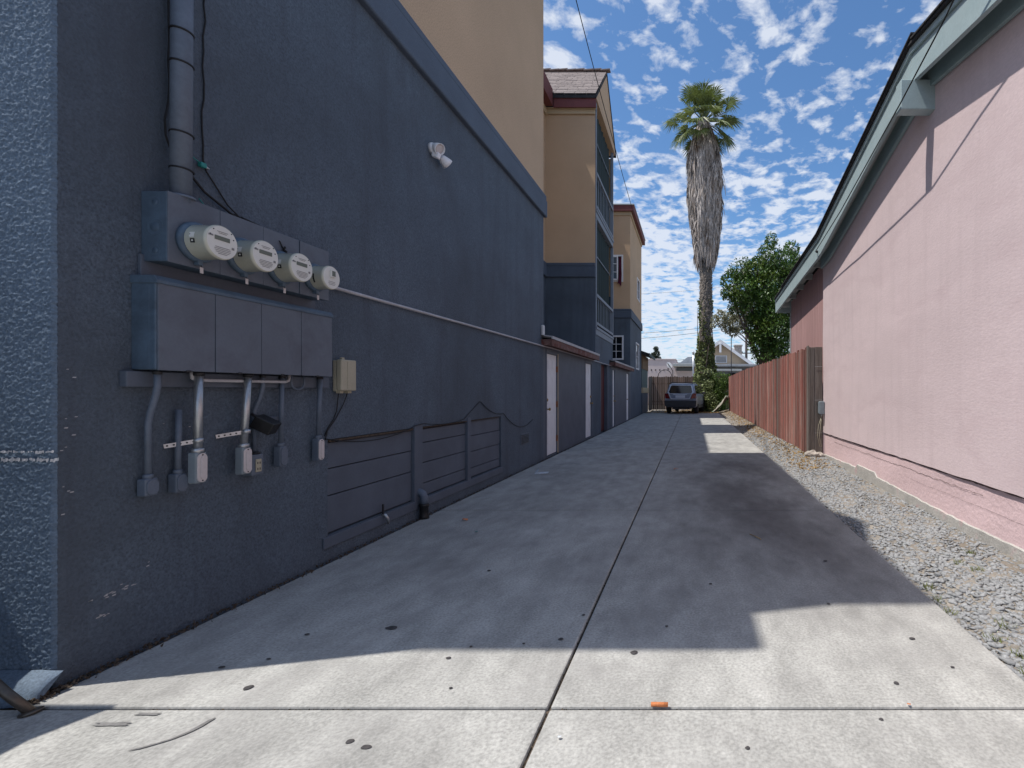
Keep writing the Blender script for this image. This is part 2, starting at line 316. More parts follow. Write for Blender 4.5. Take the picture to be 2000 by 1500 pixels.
for x, y, r in SP:
    if r == 0: continue
    r *= .85; n = 22; mb = MB(); ph = random.random() * 6; ex = random.uniform(1.0, 1.7)
    ring = lambda f, z: [(x + r * f * ex * math.cos(2 * math.pi * k / n) * (1 + .10 * math.sin(3 * 6.283 * k / n + ph)), y + r * f * math.sin(2 * math.pi * k / n) * (1 + .12 * math.sin(2 * 6.283 * k / n + ph)), z) for k in range(n)]
    base = -.0045 if y < 2.03 else 0
    mb.add(ring(1, base + .0035) + ring(.7, base + .006), [tuple(range(n, 2 * n))] + [(k, (k + 1) % n, (k + 1) % n + n, k + n) for k in range(n)]); mb.build('gum_spot', 'spot_dark', sw if y < 2.03 else dw)
st = [(-2.05, 1.787, .004), (-2.02, 1.80, .008), (-1.985, 1.822, .008), (-1.955, 1.845, .009), (-1.93, 1.88, .012), (-1.918, 1.91, .02), (-1.91, 1.94, .024), (-1.905, 1.965, .008)]
mb = MB(); mb.add([(a, b - w + .006 * random.random(), .0) for a, b, w in st] + [(a - w * .5, b + w * .6, .0) for a, b, w in st], [(i, i + 1, i + 1 + len(st), i + len(st)) for i in range(len(st) - 1)]); mb.build('oil_streak', 'oil_stain', sw)
def blotch(x, y, rx, ry, parent, z=.0038):
    n = 26; a = [1 + .3 * math.sin(2 * k * .48 + x * 9) + .2 * random.uniform(-1, 1) for k in range(n)]
    MB().add([(x + rx * a[k] * math.cos(2 * math.pi * k / n), y + ry * a[k] * math.sin(2 * math.pi * k / n), z) for k in range(n)], [tuple(range(n))]).build('oil_patch', 'oil_stain', parent)
blotch(-2.28, 1.93, .07, .012, sw, 0.0); blotch(-2.2, 1.99, .05, .008, sw, 0.0)
# gravel strip with a low bank under the fence
ny, nx = 170, 16; gy = np.linspace(2.03, 33, ny); gx = np.linspace(1.49, 2.66, nx)
def bank(x, y):
    t = np.clip((x - 1.55) / .6, 0, 1); return -.035 + .05 * t + np.clip((y - 7.5) / 2.5, 0, 1) * .085 * t + .012 * np.sin(x * 7 + y * 2.3) * np.sin(y * 1.7 + x)
GX, GY = np.meshgrid(gx, gy); GZ = bank(GX, GY) + rng.normal(size=GX.shape) * .004; GZ[:, 0] = -.04
V = np.stack([GX, GY, GZ], -1).reshape(-1, 3); I = np.arange(ny * nx).reshape(ny, nx); F = np.stack([I[:-1, :-1], I[:-1, 1:], I[1:, 1:], I[1:, :-1]], -1).reshape(-1, 4)
tag(arrmesh('gravel_bed', V, F, 'dirt', smooth=True), kind='structure')
def stones(n, x0, x1, y0, y1, smin, smax, zf, name, label, m, cat='gravel', dens=None):
    t = (1 + 5 ** .5) / 2; ico = np.array([(-1, t, 0), (1, t, 0), (-1, -t, 0), (1, -t, 0), (0, -1, t), (0, 1, t), (0, -1, -t), (0, 1, -t), (t, 0, -1), (t, 0, 1), (-t, 0, -1), (-t, 0, 1)]) / 1.9
    fi = np.array([(0, 11, 5), (0, 5, 1), (0, 1, 7), (0, 7, 10), (0, 10, 11), (1, 5, 9), (5, 11, 4), (11, 10, 2), (10, 7, 6), (7, 1, 8), (3, 9, 4), (3, 4, 2), (3, 2, 6), (3, 6, 8), (3, 8, 9), (4, 9, 5), (2, 4, 11), (6, 2, 10), (8, 6, 7), (9, 8, 1)])
    x = rng.uniform(x0, x1, n); y = y0 + (y1 - y0) * rng.random(n) ** 1.25
    if dens is not None: k = rng.random(n) < dens(x, y); x, y = x[k], y[k]; n = len(x)
    s = smin + (smax - smin) * rng.random(n) ** 2.2
    sc = s[:, None, None] * np.stack([.7 + .7 * rng.random(n), .6 + .5 * rng.random(n), .28 + .3 * rng.random(n)], -1)[:, None, :]
    P = ico[None] * (1 + .35 * rng.normal(size=(n, 12, 1)).clip(-1, 1)) * sc; a = rng.random(n) * 6.28; c, q = np.cos(a)[:, None], np.sin(a)[:, None]
    X = P[..., 0] * c - P[..., 1] * q; Y = P[..., 0] * q + P[..., 1] * c; tl = rng.normal(size=(n, 1)) * .25; Z = P[..., 2] + X * tl
    V = np.stack([X + x[:, None], Y + y[:, None], Z + (zf(x, y) + s * .12)[:, None]], -1).reshape(-1, 3)
    F = (fi[None] + (np.arange(n) * 12)[:, None, None]).reshape(-1, 3)
    return tag(arrmesh(name, V, F, m), label, cat, kind='stuff')
patchy = lambda x, y: np.clip(1.25 - .75 * np.clip((x - 1.95) / .4, 0, 1) * (np.sin(y * 2.1) * .5 + .6) - np.clip((y - 9) / 9, 0, .75), .12, 1)
stones(21000, 1.51, 2.46, 2.06, 14, .009, .027, bank, 'gravel', 'loose grey gravel along the foot of the pink wall', 'gravel', dens=patchy)
stones(2600, 1.52, 2.2, 11, 30, .012, .03, bank, 'gravel', 'sparse gravel and dirt at the foot of the red fence', 'gravel', dens=patchy)
c = np.stack([rng.normal(2.02, .2, 2600).clip(1.53, 2.42), 8 + 22 * rng.random(2600) ** 1.2, np.zeros(2600)], -1); c[:, 2] = bank(c[:, 0], c[:, 1]) + .012
V, F = leaves(c, .05, 0); V[:, 2] = np.maximum(V[:, 2], bank(V[:, 0], V[:, 1]) + .003); tag(arrmesh('dry_leaf_litter', V, F, 'dry_leaf'), 'dry fallen leaves scattered below the red fence', 'leaf litter', kind='stuff')
c = np.stack([rng.normal(.6, 1.4, 1800).clip(-2.6, 2.1), rng.uniform(28.1, 33, 1800), np.full(1800, -.03)], -1); V, F = leaves(c, .09, 0); tag(arrmesh('dry_leaf_litter', V, F, 'dry_leaf'), 'dry leaves on the dirt behind the parked car', 'leaf litter', kind='stuff')
# grit in the gap along the left wall and in the joints
n = 2300; yy = 2.05 + 24 * rng.random(n) ** 2.0; stx = -2.775 + np.abs(rng.normal(size=n)) * .022
V, F = leaves(np.stack([stx, yy, .004 + np.abs(rng.normal(size=n)) * .007], -1), .018, 0); tag(arrmesh('wall_foot_debris', V, F, 'debris'), 'dark grit and leaf debris along the foot of the blue wall', 'debris', kind='stuff')
n = 700; a = np.stack([np.full(n, -.594) + rng.normal(size=n) * .004, rng.uniform(-.2, 9, n), np.full(n, -.013)], -1); b = np.stack([(rng.choice([-2.35, -2.1, -1.75, -1.5, -.6, -.2, .9], 170) + rng.normal(size=170) * .14).clip(-2.7, 1.4), np.full(170, 2.028) + rng.normal(size=170) * .004, np.full(170, -.012)], -1)
V, F = leaves(np.concatenate([a, b]), .012, 0); tag(arrmesh('joint_debris', V, F, 'debris'), 'dry grit and leaf crumbs caught in the concrete joints', 'debris', kind='stuff')
box('joint_filler', 'debris', dw, -.604, -.584, -2, 28, -.10, -.022, bevel=0); box('joint_filler', 'debris', dw, -2.75, 1.49, 2.020, 2.040, -.10, -.024, bevel=0)

# ------------------------------------------------------------------ apartment building
X0 = -2.8
A = thing('apartment_building', 'three-storey blue and tan stucco apartment building lining the left side', 'building', (-5.5, 14, 0))
HO = (3.775, 7.2, .19, .93)
# first block
mb = MB(); wall('x', X0, 2.168, 9.25, -.1, 4.62, [HO], .05, mb); mb.build('side_wall', 'blue_stucco', A)
mb = MB(); wall('y', 2.156, -9, -3.45, -.1, 4.62, [], .05, mb); wall('y', 2.156, -3.45, X0 - .008, 3.4, 4.62, [], .05, mb)
# dashed stucco: real relief where the sun rakes across it
st_ = .0048; gx_ = np.arange(-3.45, X0 - .008 + 1e-6, st_); gz_ = np.arange(-.1, 3.4 + 1e-6, st_); nX, nZ = len(gx_), len(gz_)
hgt = rng.normal(size=(nZ, nX)); hgt = hgt + .22 * (np.roll(hgt, 1, 0) + np.roll(hgt, 1, 1) + np.roll(hgt, -1, 0) + np.roll(hgt, -1, 1)); hgt = np.clip(hgt / hgt.std(), -1.6, 2.6) * .0017
hgt[:, 0] = 0; XX, ZZ = np.meshgrid(gx_, gz_); XX = XX + rng.normal(size=XX.shape) * .0008; V = np.stack([XX, 2.156 - hgt, ZZ + rng.normal(size=XX.shape) * .0008], -1)
cor = np.stack([np.full(nZ, X0) + rng.normal(size=nZ) * .0015, np.full(nZ, 2.168), gz_], -1)[:, None]; V = np.concatenate([V, cor], 1).reshape(-1, 3); I = np.arange(nZ * (nX + 1)).reshape(nZ, nX + 1)
F = np.stack([I[:-1, :-1], I[:-1, 1:], I[1:, 1:], I[1:, :-1]], -1).reshape(-1, 4); arrmesh('front_wall_dash', V, F, 'blue_stucco_front', A)
mb.build('front_wall', 'blue_stucco_front', A)
core = MB(); core.box(-9, X0 - .06, 2.2, 9.2, -.1, 9.4); core.build('inner_core', 'blue_smooth', A)  # solid core inside the shell, added to block light
mb = MB(); wall('x', X0, 2.156, 9.25, 4.62, 9.45, [], .05, mb); wall('y', 2.156, -9, X0, 4.62, 9.45, [], .05, mb); mb.add([(X0, 9.25, -.1), (-4.3, 9.25, -.1), (-4.3, 9.25, 9.45), (X0, 9.25, 9.45)], [(0, 1, 2, 3)]); mb.build('upper_wall', 'tan_stucco', A)
def band(x0, x1, y0, y1, z0=4.57, z1=4.98): MB().box(x0, x1, y0, y1, z0, z1 - .1).box(x0, x1 - .012, y0 + .0, y1 - .012, z1 - .1, z1).build('trim_band', 'band_blue', A, .02, 3)
band(X0 - .1, X0 + .06, 2.1, 9.31); band(-9, X0 - .1, 2.1, 2.2)
MB().box(-9.2, -2.70, 2.05, 9.3, 9.42, 9.62).build('roof_eave', 'red_fascia', A, .01); MB().prism([(-2.72, 3.2, 9.62), (-2.72, 4.5, 9.62), (-2.72, 3.9, 10.1)], (-5, 0, 0)).build('shadow_gablet', 'shingle', A)  # gablet is out of view, added to cast the bump in the roof shadow
MB().box(-7.5, X0, 1.765, 2.15, 7.0, 7.2).build('unseen_front_slab', 'tan_trim', A, .01)  # out-of-view slab, shaped to cast the step in the driveway shadow
# crawl space boards in the wall opening
H = thing('crawl_space_hatch', 'dark blue painted board panels low on the wall beneath the electric meters', 'hatch', (X0, 5.4, .19))
for y0, y1 in ((4.94, 5.09), (6.11, 6.2)): box('post', 'blue_smooth', H, X0 - .05, X0 + .012, y0, y1, .10, .965, bevel=.006)
for y0, y1, zs in ((3.785, 4.935, (.20, .49, .70, .905)), (5.095, 6.105, (.20, .334, .55, .76, .905)), (6.205, 7.19, (.20, .315, .525, .726, .915))):
    for i in range(len(zs) - 1):
        d = random.uniform(-.006, .004); MB().box(X0 - .045, X0 - .016 + d, y0, y1, zs[i] + .004, zs[i + 1] - .004).build('board', 'blue_smooth', H, .004)
MB().box(X0, X0 + .014, 3.72, 7.25, .10, .185).build('sill_board', 'blue_smooth', H, .005); MB().box(X0 - .05, X0 - .046, 3.78, 7.19, .2, .93).build('backing', 'dark_metal', H)
MB().box(X0 - .03, X0 + .004, 3.79, 4.93, .908, .925).box(X0 - .03, X0 + .002, 5.1, 7.15, .917, .926).build('head_gap_strip', 'debris', H, .002)  # dark strips drawn for the gap lines above the boards
sc = MB()
for i in range(42):
    t = random.random(); y, z = random.choice([(2.28 + .26 * t, .33 + .10 * t * t), (2.28 + .2 * t, .33), (2.18 + .05 * t, .7 + .8 * random.random()), (2.5 + .9 * t, .35 + .8 * random.random()), (2.31 + .04 * t, .24)]); y += random.gauss(0, .006); z += random.gauss(0, .006); s = random.uniform(.002, .006)
    sc.add([(X0 + .0025, y - s * 1.6, z - s * .4), (X0 + .0025, y + s * 1.2, z - s * .5), (X0 + .0025, y + s * 1.7, z + s * .6), (X0 + .0025, y - s, z + s * .5)], [(0, 1, 2, 3)])
tag(sc.build('paint_scuffs', 'white_pipe', A), kind='stuff')
# recess behind the garages, second block with gable, third block
mb = MB(); wall('x', -4.25, 9.2, 22.3, -.1, 9.4, [], .05, mb); mb.build('recess_wall', 'tan_stucco', A)
mb = MB(); wall('x', -4.247, 9.25, 22.3, 2.2, 4.6, [], .05, mb); mb.build('recess_wall_lower', 'blue_stucco', A); band(-4.3, -4.17, 9.3, 14.14); band(-4.3, -4.17, 17.4, 22.14)
MB().box(-9, -4.3, 9.2, 27, -.1, 9.4).build('inner_core', 'blue_smooth', A)
MB().box(-9, -3.98, 9.3, 14.04, 9.42, 9.90).build('roof_eave', 'red_fascia', A, .01); MB().box(-4.25, -4.19, 9.3, 14.2, 9.25, 9.42).build('frieze', 'tan_trim', A, .004)
MB().box(-9, -3.98, 17.7, 22, 9.42, 9.90).build('roof_eave', 'red_fascia', A, .01)
Y2, Y3 = 14.2, 17.3
mb = MB(); wall('y', Y2, -4.26, X0, 2.15, 4.6, [], .05, mb); wall('x', X0, 13.72, Y2, -.05, 2.16, [], .14, mb); wall('x', X0, Y2, Y3, -.05, 3.0, [(15.0, 16.2, -.05, 2.12)], .14, mb); mb.add([(X0, Y3, 0), (-4.3, Y3, 0), (-4.3, Y3, 4.6), (X0, Y3, 4.6)], [(0, 1, 2, 3)]); mb.build('second_block_lower_wall', 'blue_stucco', A)
mb = MB(); wall('y', Y2, -4.26, X0, 4.6, 9.45, [], .05, mb); mb.build('second_block_upper_wall', 'tan_stucco', A); mb = MB(); mb.add([(X0, Y3, 4.6), (-4.3, Y3, 4.6), (-4.3, Y3, 9.45), (X0, Y3, 9.45)], [(0, 1, 2, 3)]); mb.build('second_block_rear_wall', 'tan_stucco', A)
band(-4.24, X0 + .012, Y2 - .06, Y2 + .02)
RZ, RY, EZ = 11.5, 15.78, 9.74
MB().prism([(X0 + .05, 14.08, EZ - .05), (X0 + .05, 17.58, EZ - .05), (X0 + .05, RY, RZ - .08)], (-.35, 0, 0)).build('gable_wall', 'tan_stucco', A)
rf = MB().prism([(X0 + .07, 14.02, EZ), (X0 + .07, RY, RZ + .03), (X0 + .07, 17.66, EZ), (X0 + .07, 17.66, EZ - .09), (X0 + .07, RY, RZ - .07), (X0 + .07, 14.02, EZ - .09)], (-4, 0, 0)).build('gable_roof', 'dark_shingle', A)
sh = MB(); nr = 15
for r_ in range(nr):
    a, b = r_ / nr, (r_ + 1.15) / nr; x = -2.75
    while x > -6.2:
        w = random.uniform(.22, .34); lift = .022 + random.random() * .014; p = lambda t, dz: (14.0 + (RY - 14.0) * t, EZ + .02 + (RZ - EZ) * t + dz)
        (ya, za), (yb, zb) = p(a, lift), p(min(b, 1.0), .012); x1 = x - w + .008
        sh.add([(x, ya, za), (x1, ya, za), (x1, yb, zb), (x, yb, zb), (x, ya, za - .02), (x1, ya, za - .02)], [(0, 1, 2, 3), (0, 4, 5, 1)]); x -= w
tag(sh.build('shingle_courses', 'shingle', rf), kind='stuff')
cp = MB()
for i in range(13): cp.obox((X0 + .02 - i * .27, RY, RZ + .055 + .012 * (i % 2)), (.15, 0, .012), (0, .09, 0), (0, 0, .02))
tag(cp.build('ridge_caps', 'shingle', rf, .004), kind='stuff')
MB().box(-3.97, X0 + .05, 14.05, 14.09, 9.40, 9.73).build('eave_fascia', 'red_fascia', A, .004); MB().box(-4.24, X0, Y2 - .05, Y2, 9.27, 9.42).build('frieze', 'tan_trim', A, .004); MB().box(-4.2, X0 + .04, 14.10, Y2 - .06, 9.40, 9.43).build('soffit', 'tan_trim', A)
def balcony(zb, zr, zt, seam):
    b = thing('balcony', None, None, (X0, 15.75, zb)); b.parent = A; b.location = Vector((X0, 15.75, zb)) - A.location
    ya, yb = Y2 + .03, Y3 - .05
    box('floor_slab', 'rail_grey', b, -4.2, X0 + .02, ya - .01, yb + .03, zb - .18, zb, bevel=.01); box('floor_edge', 'rail_grey', b, X0 - .02, X0 + .045, ya - .02, yb + .04, zb - .02, zb + .06, bevel=.006)
    for y in (ya + .03, yb - .01): box('post', 'rail_grey', b, X0 - .06, X0 + .03, y - .04, y + .04, zb + .06, zt, bevel=.006)
    box('top_rail', 'rail_grey', b, X0 - .05, X0 + .04, ya + .07, yb - .05, zr - .09, zr, bevel=.008); box('bottom_rail', 'rail_grey', b, X0 - .04, X0 + .03, ya + .07, yb - .05, zb + .12, zb + .2, bevel=.006)
    n = 11
    for i in range(n):
        y = ya + .18 + (yb - ya - .36) * i / (n - 1); box('baluster', 'rail_grey', b, X0 - .006, X0 + .006, y - .02, y + .02, zb + .2, zr - .09, bevel=.003)
    m = MB(); ns = 26
    for i in range(ns + 1):
        y = ya + .07 + (yb - ya - .12) * i / ns; m.v += [(X0 - .10 + .025 * math.sin(i * 1.9), y, zb + .06), (X0 - .10 + .025 * math.sin(i * 1.9), y, zt)]
    for i in range(ns): m.f.append((2 * i, 2 * i + 2, 2 * i + 3, 2 * i + 1)); m.sm.append(True)
    m.build('shade_screen', 'green_screen', b); box('screen_seam', 'rail_grey', b, X0 - .075, X0 - .06, ya + .07, yb - .05, seam, seam + .03, bevel=0)
balcony(6.50, 7.66, 9.62, 8.7); balcony(3.10, 4.12, 6.30, 5.3)
# third block
Y4, Y5 = 22.2, 27.1
W1 = (-3.75, -3.12, 6.2, 7.42); W2 = (-3.78, -3.10, 2.68, 3.78); W3 = (24.9, 26.1, 5.94, 7.05); W4 = (24.4, 25.8, 2.35, 3.7)
mb = MB(); wall('y', Y4, -4.3, X0, 0, 4.6, [W2], .1, mb); wall('x', X0, Y4, Y5, 0, 4.6, [W4], .1, mb); mb.build('third_block_lower_wall', 'blue_stucco', A)
mb = MB(); wall('y', Y4, -4.3, X0, 4.6, 9.45, [W1], .1, mb); wall('x', X0, Y4, Y5, 4.6, 9.45, [W3], .1, mb); mb.build('third_block_upper_wall', 'tan_stucco', A)
mb = MB(); mb.box(-9, -4.0, Y4 + .3, Y5, 0, 9.4).box(-4.0, X0 - .3, Y4 + .3, Y5 - .02, 0, 9.4); mb.build('inner_core', 'blue_smooth', A)
band(-4.3, X0 + .06, Y4 - .06, Y4 + .1); band(X0 - .1, X0 + .06, Y4 + .102, Y5 + .05)
MB().box(-9, X0 + .18, Y4 - .15, Y5 + .25, 9.36, 9.62).build('third_roof_eave', 'red_fascia', A, .01); MB().box(-9, X0 + .2, Y4 - .17, Y5 + .27, 9.62, 9.67).build('roof_edge', 'soffit', A); MB().box(-4.2, X0 + .04, Y4 - .04, Y4, 9.2, 9.36).box(X0, X0 + .04, Y4, Y5, 9.2, 9.36).build('frieze', 'tan_trim', A)
def window(pl, c, w, nu, nv, open_=False):
    u0, u1, z0, z1 = w; cu, cz = (u0 + u1) / 2, z0
    loc = (cu, c, cz) if pl == 'y' else (c, cu, cz)
    r = thing('window', None, None, loc); r.parent = A; r.location = Vector(loc) - A.location
    def bx(name, m, a, b, e, f, d0, d1): return box(name, m, r, a, b, c + d0, c + d1, e, f, bevel=.004) if pl == 'y' else box(name, m, r, c - d1, c - d0, a, b, e, f, bevel=.004)
    t = .07; e0, e1 = -.025, .06
    for q in ((u0, u1, z0, z0 + t), (u0, u1, z1 - t, z1), (u0, u0 + t, z0 + t, z1 - t), (u1 - t, u1, z0 + t, z1 - t)): bx('frame', 'white_paint', *q, e0, e1)
    bx('pane', 'glass_dark', u0 + t, u1 - t, z0 + t, z1 - t, .035, .042)
    for i in range(1, nu): u = u0 + t + (u1 - u0 - 2 * t) * i / nu; bx('muntin', 'white_paint', u - .012, u + .012, z0 + t, z1 - t, .012, .034)
    for i in range(1, nv): z = z0 + t + (z1 - z0 - 2 * t) * i / nv; bx('muntin', 'white_paint', u0 + t, u1 - t, z - .012, z + .012, .014, .033)
    return r
w = window('y', Y4, W1, 1, 1); window('y', Y4, W2, 2, 3); window('x', X0, W3, 1, 2); window('x', X0, W4, 1, 2)
# open casement sash and curtain of the upper window
hx = -3.34; sa = Vector((-.50, -.10, 0)).normalized(); up = Vector((0, 0, 1)); nn = sa.cross(up)
o0 = Vector((hx, Y4 - .06, 6.26)); SW, SH = .48, 1.1
s_ = MB()
for a, b, e, f in ((0, SW, 0, .06), (0, SW, SH - .06, SH), (0, .06, .06, SH - .06), (SW - .06, SW, .06, SH - .06)): s_.obox(o0 + sa * (a + b) / 2 + up * (e + f) / 2, sa * (b - a) / 2, nn * .02, up * (f - e) / 2)
s_.build('sash', 'white_paint', w, .003)
s_ = MB(); s_.obox(o0 + sa * SW / 2 + up * SH / 2, sa * (SW / 2 - .06), nn * .004, up * (SH / 2 - .06)); s_.build('sash_pane', 'glass_dark', w)
s_ = MB(); s_.obox(o0 + sa * SW / 2 + up * SH / 2, sa * .01, nn * .012, up * (SH / 2 - .06))
for i in (1, 2): s_.obox(o0 + sa * SW / 2 + up * SH * i / 3, sa * (SW / 2 - .06), nn * .011, up * .01)
s_.build('sash_muntin', 'white_paint', w)
s_ = MB(); ns = 14
for i in range(ns + 1):
    t = i / ns; x = -3.31 + .12 * t; y = Y4 - .05 - .03 * math.sin(i * 1.7); s_.v += [(x, Y4 + .02, 7.33), (x + .01, y, 6.6), (x - .05 + .05 * t, y - .08, 6.05 + .06 * math.sin(t * 5))]
for i in range(ns):
    for k in range(2): s_.f.append((3 * i + k, 3 * i + 3 + k, 3 * i + 4 + k, 3 * i + 1 + k)); s_.sm.append(True)
s_.build('curtain', 'curtain', w)
# garages: doors, lips, pipes along the ground floor
D1 = (9.43, 10.22, 0.02, 2.06); D2 = (12.86, 13.68, .03, 2.06); D3 = (16.97, 17.75, .0, 2.06); D4 = (20.85, 21.7, 0, 2.06)
mb = MB(); wall('x', X0, 9.25, 13.72, -.05, 2.16, [D1, D2], .07, mb); mb.build('garage_wall', 'blue_smooth', A)
mb = MB(); wall('x', X0, Y3 - .4, Y4, -.05, 2.16, [D3, D4], .07, mb); mb2 = mb; mb.v = [(v[0] + .012, v[1], v[2]) for v in mb.v]; mb.build('garage_wall', 'blue_smooth', A)
MB().box(-4.2, X0 - .09, 9.3, 13.7, 0, 2.1).box(-4.2, X0 - .16, 13.75, 14.3, 0, 2.1).box(-4.2, X0 - .16, 14.3, 17.25, 0, 2.9).box(-4.2, X0 - .09, 17.32, 22.1, 0, 2.1).build('inner_core', 'blue_smooth', A)
def door(d, knob_side, hinges, name='door', m='white_paint', panels=True):
    y0, y1, z0, z1 = d; r = MB().box(X0 - .06, X0 - .022, y0 + .03, y1 - .03, z0 + .015, z1 - .04).build(name, m, A, .003)
    MB().box(X0 - .05, X0 + .008, y1 - .035, y1 + .035, z0, z1 + .03).box(X0 - .05, X0 + .008, y0 - .035, y0 + .028, z0, z1 + .03).box(X0 - .05, X0 + .010, y0 - .035, y1 + .035, z1 - .035, z1 + .035).build('door_frame', 'blue_smooth', A, .004)
    if hinges: box('jamb_strip', 'tan_trim', A, X0 - .03, X0 + .014, y1 - .028, y1 + .012, z0, z1 + .0, bevel=.003)
    w = (y1 - y0 - .06); a = y0 + .03
    if panels:
        for zz0, zz1 in ((z0 + .2, z0 + .82), (z0 + .98, z0 + 1.58), (z0 + 1.68, z0 + 1.9)):
            for u in (.14, .55):
                ya, yb = a + w * u, a + w * (u + .31); MB().prism([(X0 - .022, ya, zz0), (X0 - .022, yb, zz0), (X0 - .022, yb, zz1), (X0 - .022, ya, zz1)], (.002, 0, 0)).box(X0 - .0215, X0 - .012, ya + .03, yb - .03, zz0 + .03, zz1 - .03).build('panel', m, r, .004)
    if knob_side is not None:
        yk = a + .06 if knob_side == 0 else y1 - .09
        MB().lathe((X0 - .022, yk, z0 + .92), (1, 0, 0), [(0, .032), (.008, .032), (.012, .012), (.045, .012), (.05, .026), (.068, .03), (.08, .018)], 16).build('knob', 'brass', r)
        MB().lathe((X0 - .022, yk, z0 + 1.1), (1, 0, 0), [(0, .032), (.02, .030), (.028, .02)], 16).build('deadbolt', 'brass', r)
    if hinges:
        for z in (.3, 1.0, 1.72): box('hinge', 'rust', r, X0 - .022, X0 + .014, y1 - .045, y1 - .02, z0 + z - .06, z0 + z + .06, bevel=.003)
    return r
door(D1, 0, True); door(D2, 1, False); door(D3, 1, False); door(D4, 0, False)
MB().box(X0 - .14, X0 - .10, 15.0, 16.2, 0, 2.12).build('door', 'door_red', A, .003)
for y in (14.96, 16.22): box('door_frame', 'blue_smooth', A, X0 - .12, X0 + .015, y - .05, y + .05, 0, 2.15, bevel=.005)
def lip(y0, y1, zf):
    r = MB().prism([(-4.25, y0, zf + .34), (-2.60, y0, zf + .10), (-2.60, y0, zf + .14), (-4.25, y0, zf + .39)], (0, y1 - y0, 0)).build('garage_roof', 'roof_sheet', A)
    MB().box(-2.635, -2.595, y0, y1, zf - .03, zf + .095).build('fascia_board', 'rust_fascia', r, .005); MB().box(-4.2, -2.64, y0, y0 + .035, zf - .02, zf + .09).build('fascia_end', 'rust_fascia', r, .005)
    MB().prism([(-2.61, y0 - .01, zf + .10), (-2.585, y0 - .01, zf + .098), (-2.585, y0 - .01, zf + .15), (-2.75, y0 - .01, zf + .172), (-2.75, y0 - .01, zf + .15), (-2.61, y0 - .01, zf + .13)], (0, y1 - y0 + .02, 0)).build('drip_edge', 'white_pipe', r); MB().box(-4.2, -2.63, y0 + .05, y1, zf - .01, zf + .01).build('soffit_board', 'rust_fascia', r)
lip(9.12, 13.75, 2.165); lip(16.6, 22.0, 2.165)
MB().box(-4.2, X0 + .05, 13.76, Y2 + .02, 2.2, 2.36).build('flashing', 'white_metal', A, .01)
MB().lathe((X0, 8.2, .5), (1, 0, 0), [(0, .001), (.002, .001)], 6)
v_ = MB().box(X0 - .01, X0 + .012, 8.02, 8.4, .42, .59).build('wall_vent', 'blue_smooth', A, .004)
for i in range(6): MB().obox((X0 + .014, 8.21, .442 + .025 * i), (.006, 0, -.006), (0, .17, 0), (.001, 0, .003)).build('slat', 'dark_metal', v_)
# worn paint ridge on the front wall and the painted footing at the corner
for z, t in ((1.006, .007), (1.040, .005)):
    m = MB(); xs = np.linspace(-3.6, -2.785 + (.022 if t > .006 else .0), 130); m.v = [(x, 2.156 - .0105 - random.random() * .002, z + random.uniform(-1, 1) * .003 + s * t * random.uniform(.2, 1.5)) for x in xs for s in (-1, 1)]; m.f = [(2 * i, 2 * i + 2, 2 * i + 3, 2 * i + 1) for i in range(129) if random.random() > .18]; m.sm = [False] * len(m.f); m.build('chipped_paint_ridge', 'white_pipe', A)
ft = MB(); n = 24
for i in range(n):
    x = -3.9 + 1.15 * i / (n - 1); w = .075 + .02 * random.random(); h = .055 + .014 * random.random(); ft.v += [(x, 2.15, .06 + h * .4), (x, 2.15 - w * .6, h), (x, 2.15 - w, h * .5), (x, 2.15 - w - .012, -.02)]
for i in range(n - 1):
    for k in range(3): q = 4 * i + k; ft.f.append((q, q + 4, q + 5, q + 1)); ft.sm.append(True)
ft.f.append(tuple(4 * (n - 1) + k for k in range(4))); ft.sm.append(False)
ft.build('footing', 'blue_stucco_front', A)
# entry stair: pipe rail, plus unseen block and pier shaped to cast shadows
E = thing('entry_stair', 'dull steel pipe handrail of the entry stair at the bottom left corner', 'stair', (-4, 1.6, 0))
MB().box(-5.6, -3.3, .3, 2.15, -.05, 1.03).build('unseen_stair_block', 'blue_smooth', E, .01)
MB().prism([(-3.3, .6, -.05), (-3.3, 1.84, -.05), (-3.3, 1.84, 2.06), (-3.3, 1.66, 1.84), (-3.3, .6, 1.80)], (-.4, 0, 0)).build('unseen_pillar', 'blue_smooth', E)
MB().tube([(-2.69, 2.0, .0), (-2.78, 1.99, .085), (-3.25, 1.97, .54)], .017, 14).build('rail_pipe', 'rail_steel', E); MB().lathe((-2.69, 2.0, -.004), (-.2, 0, 1), [(0, .034), (.008, .034), (.012, .02)], 18).build('base_flange', 'rail_steel', E)

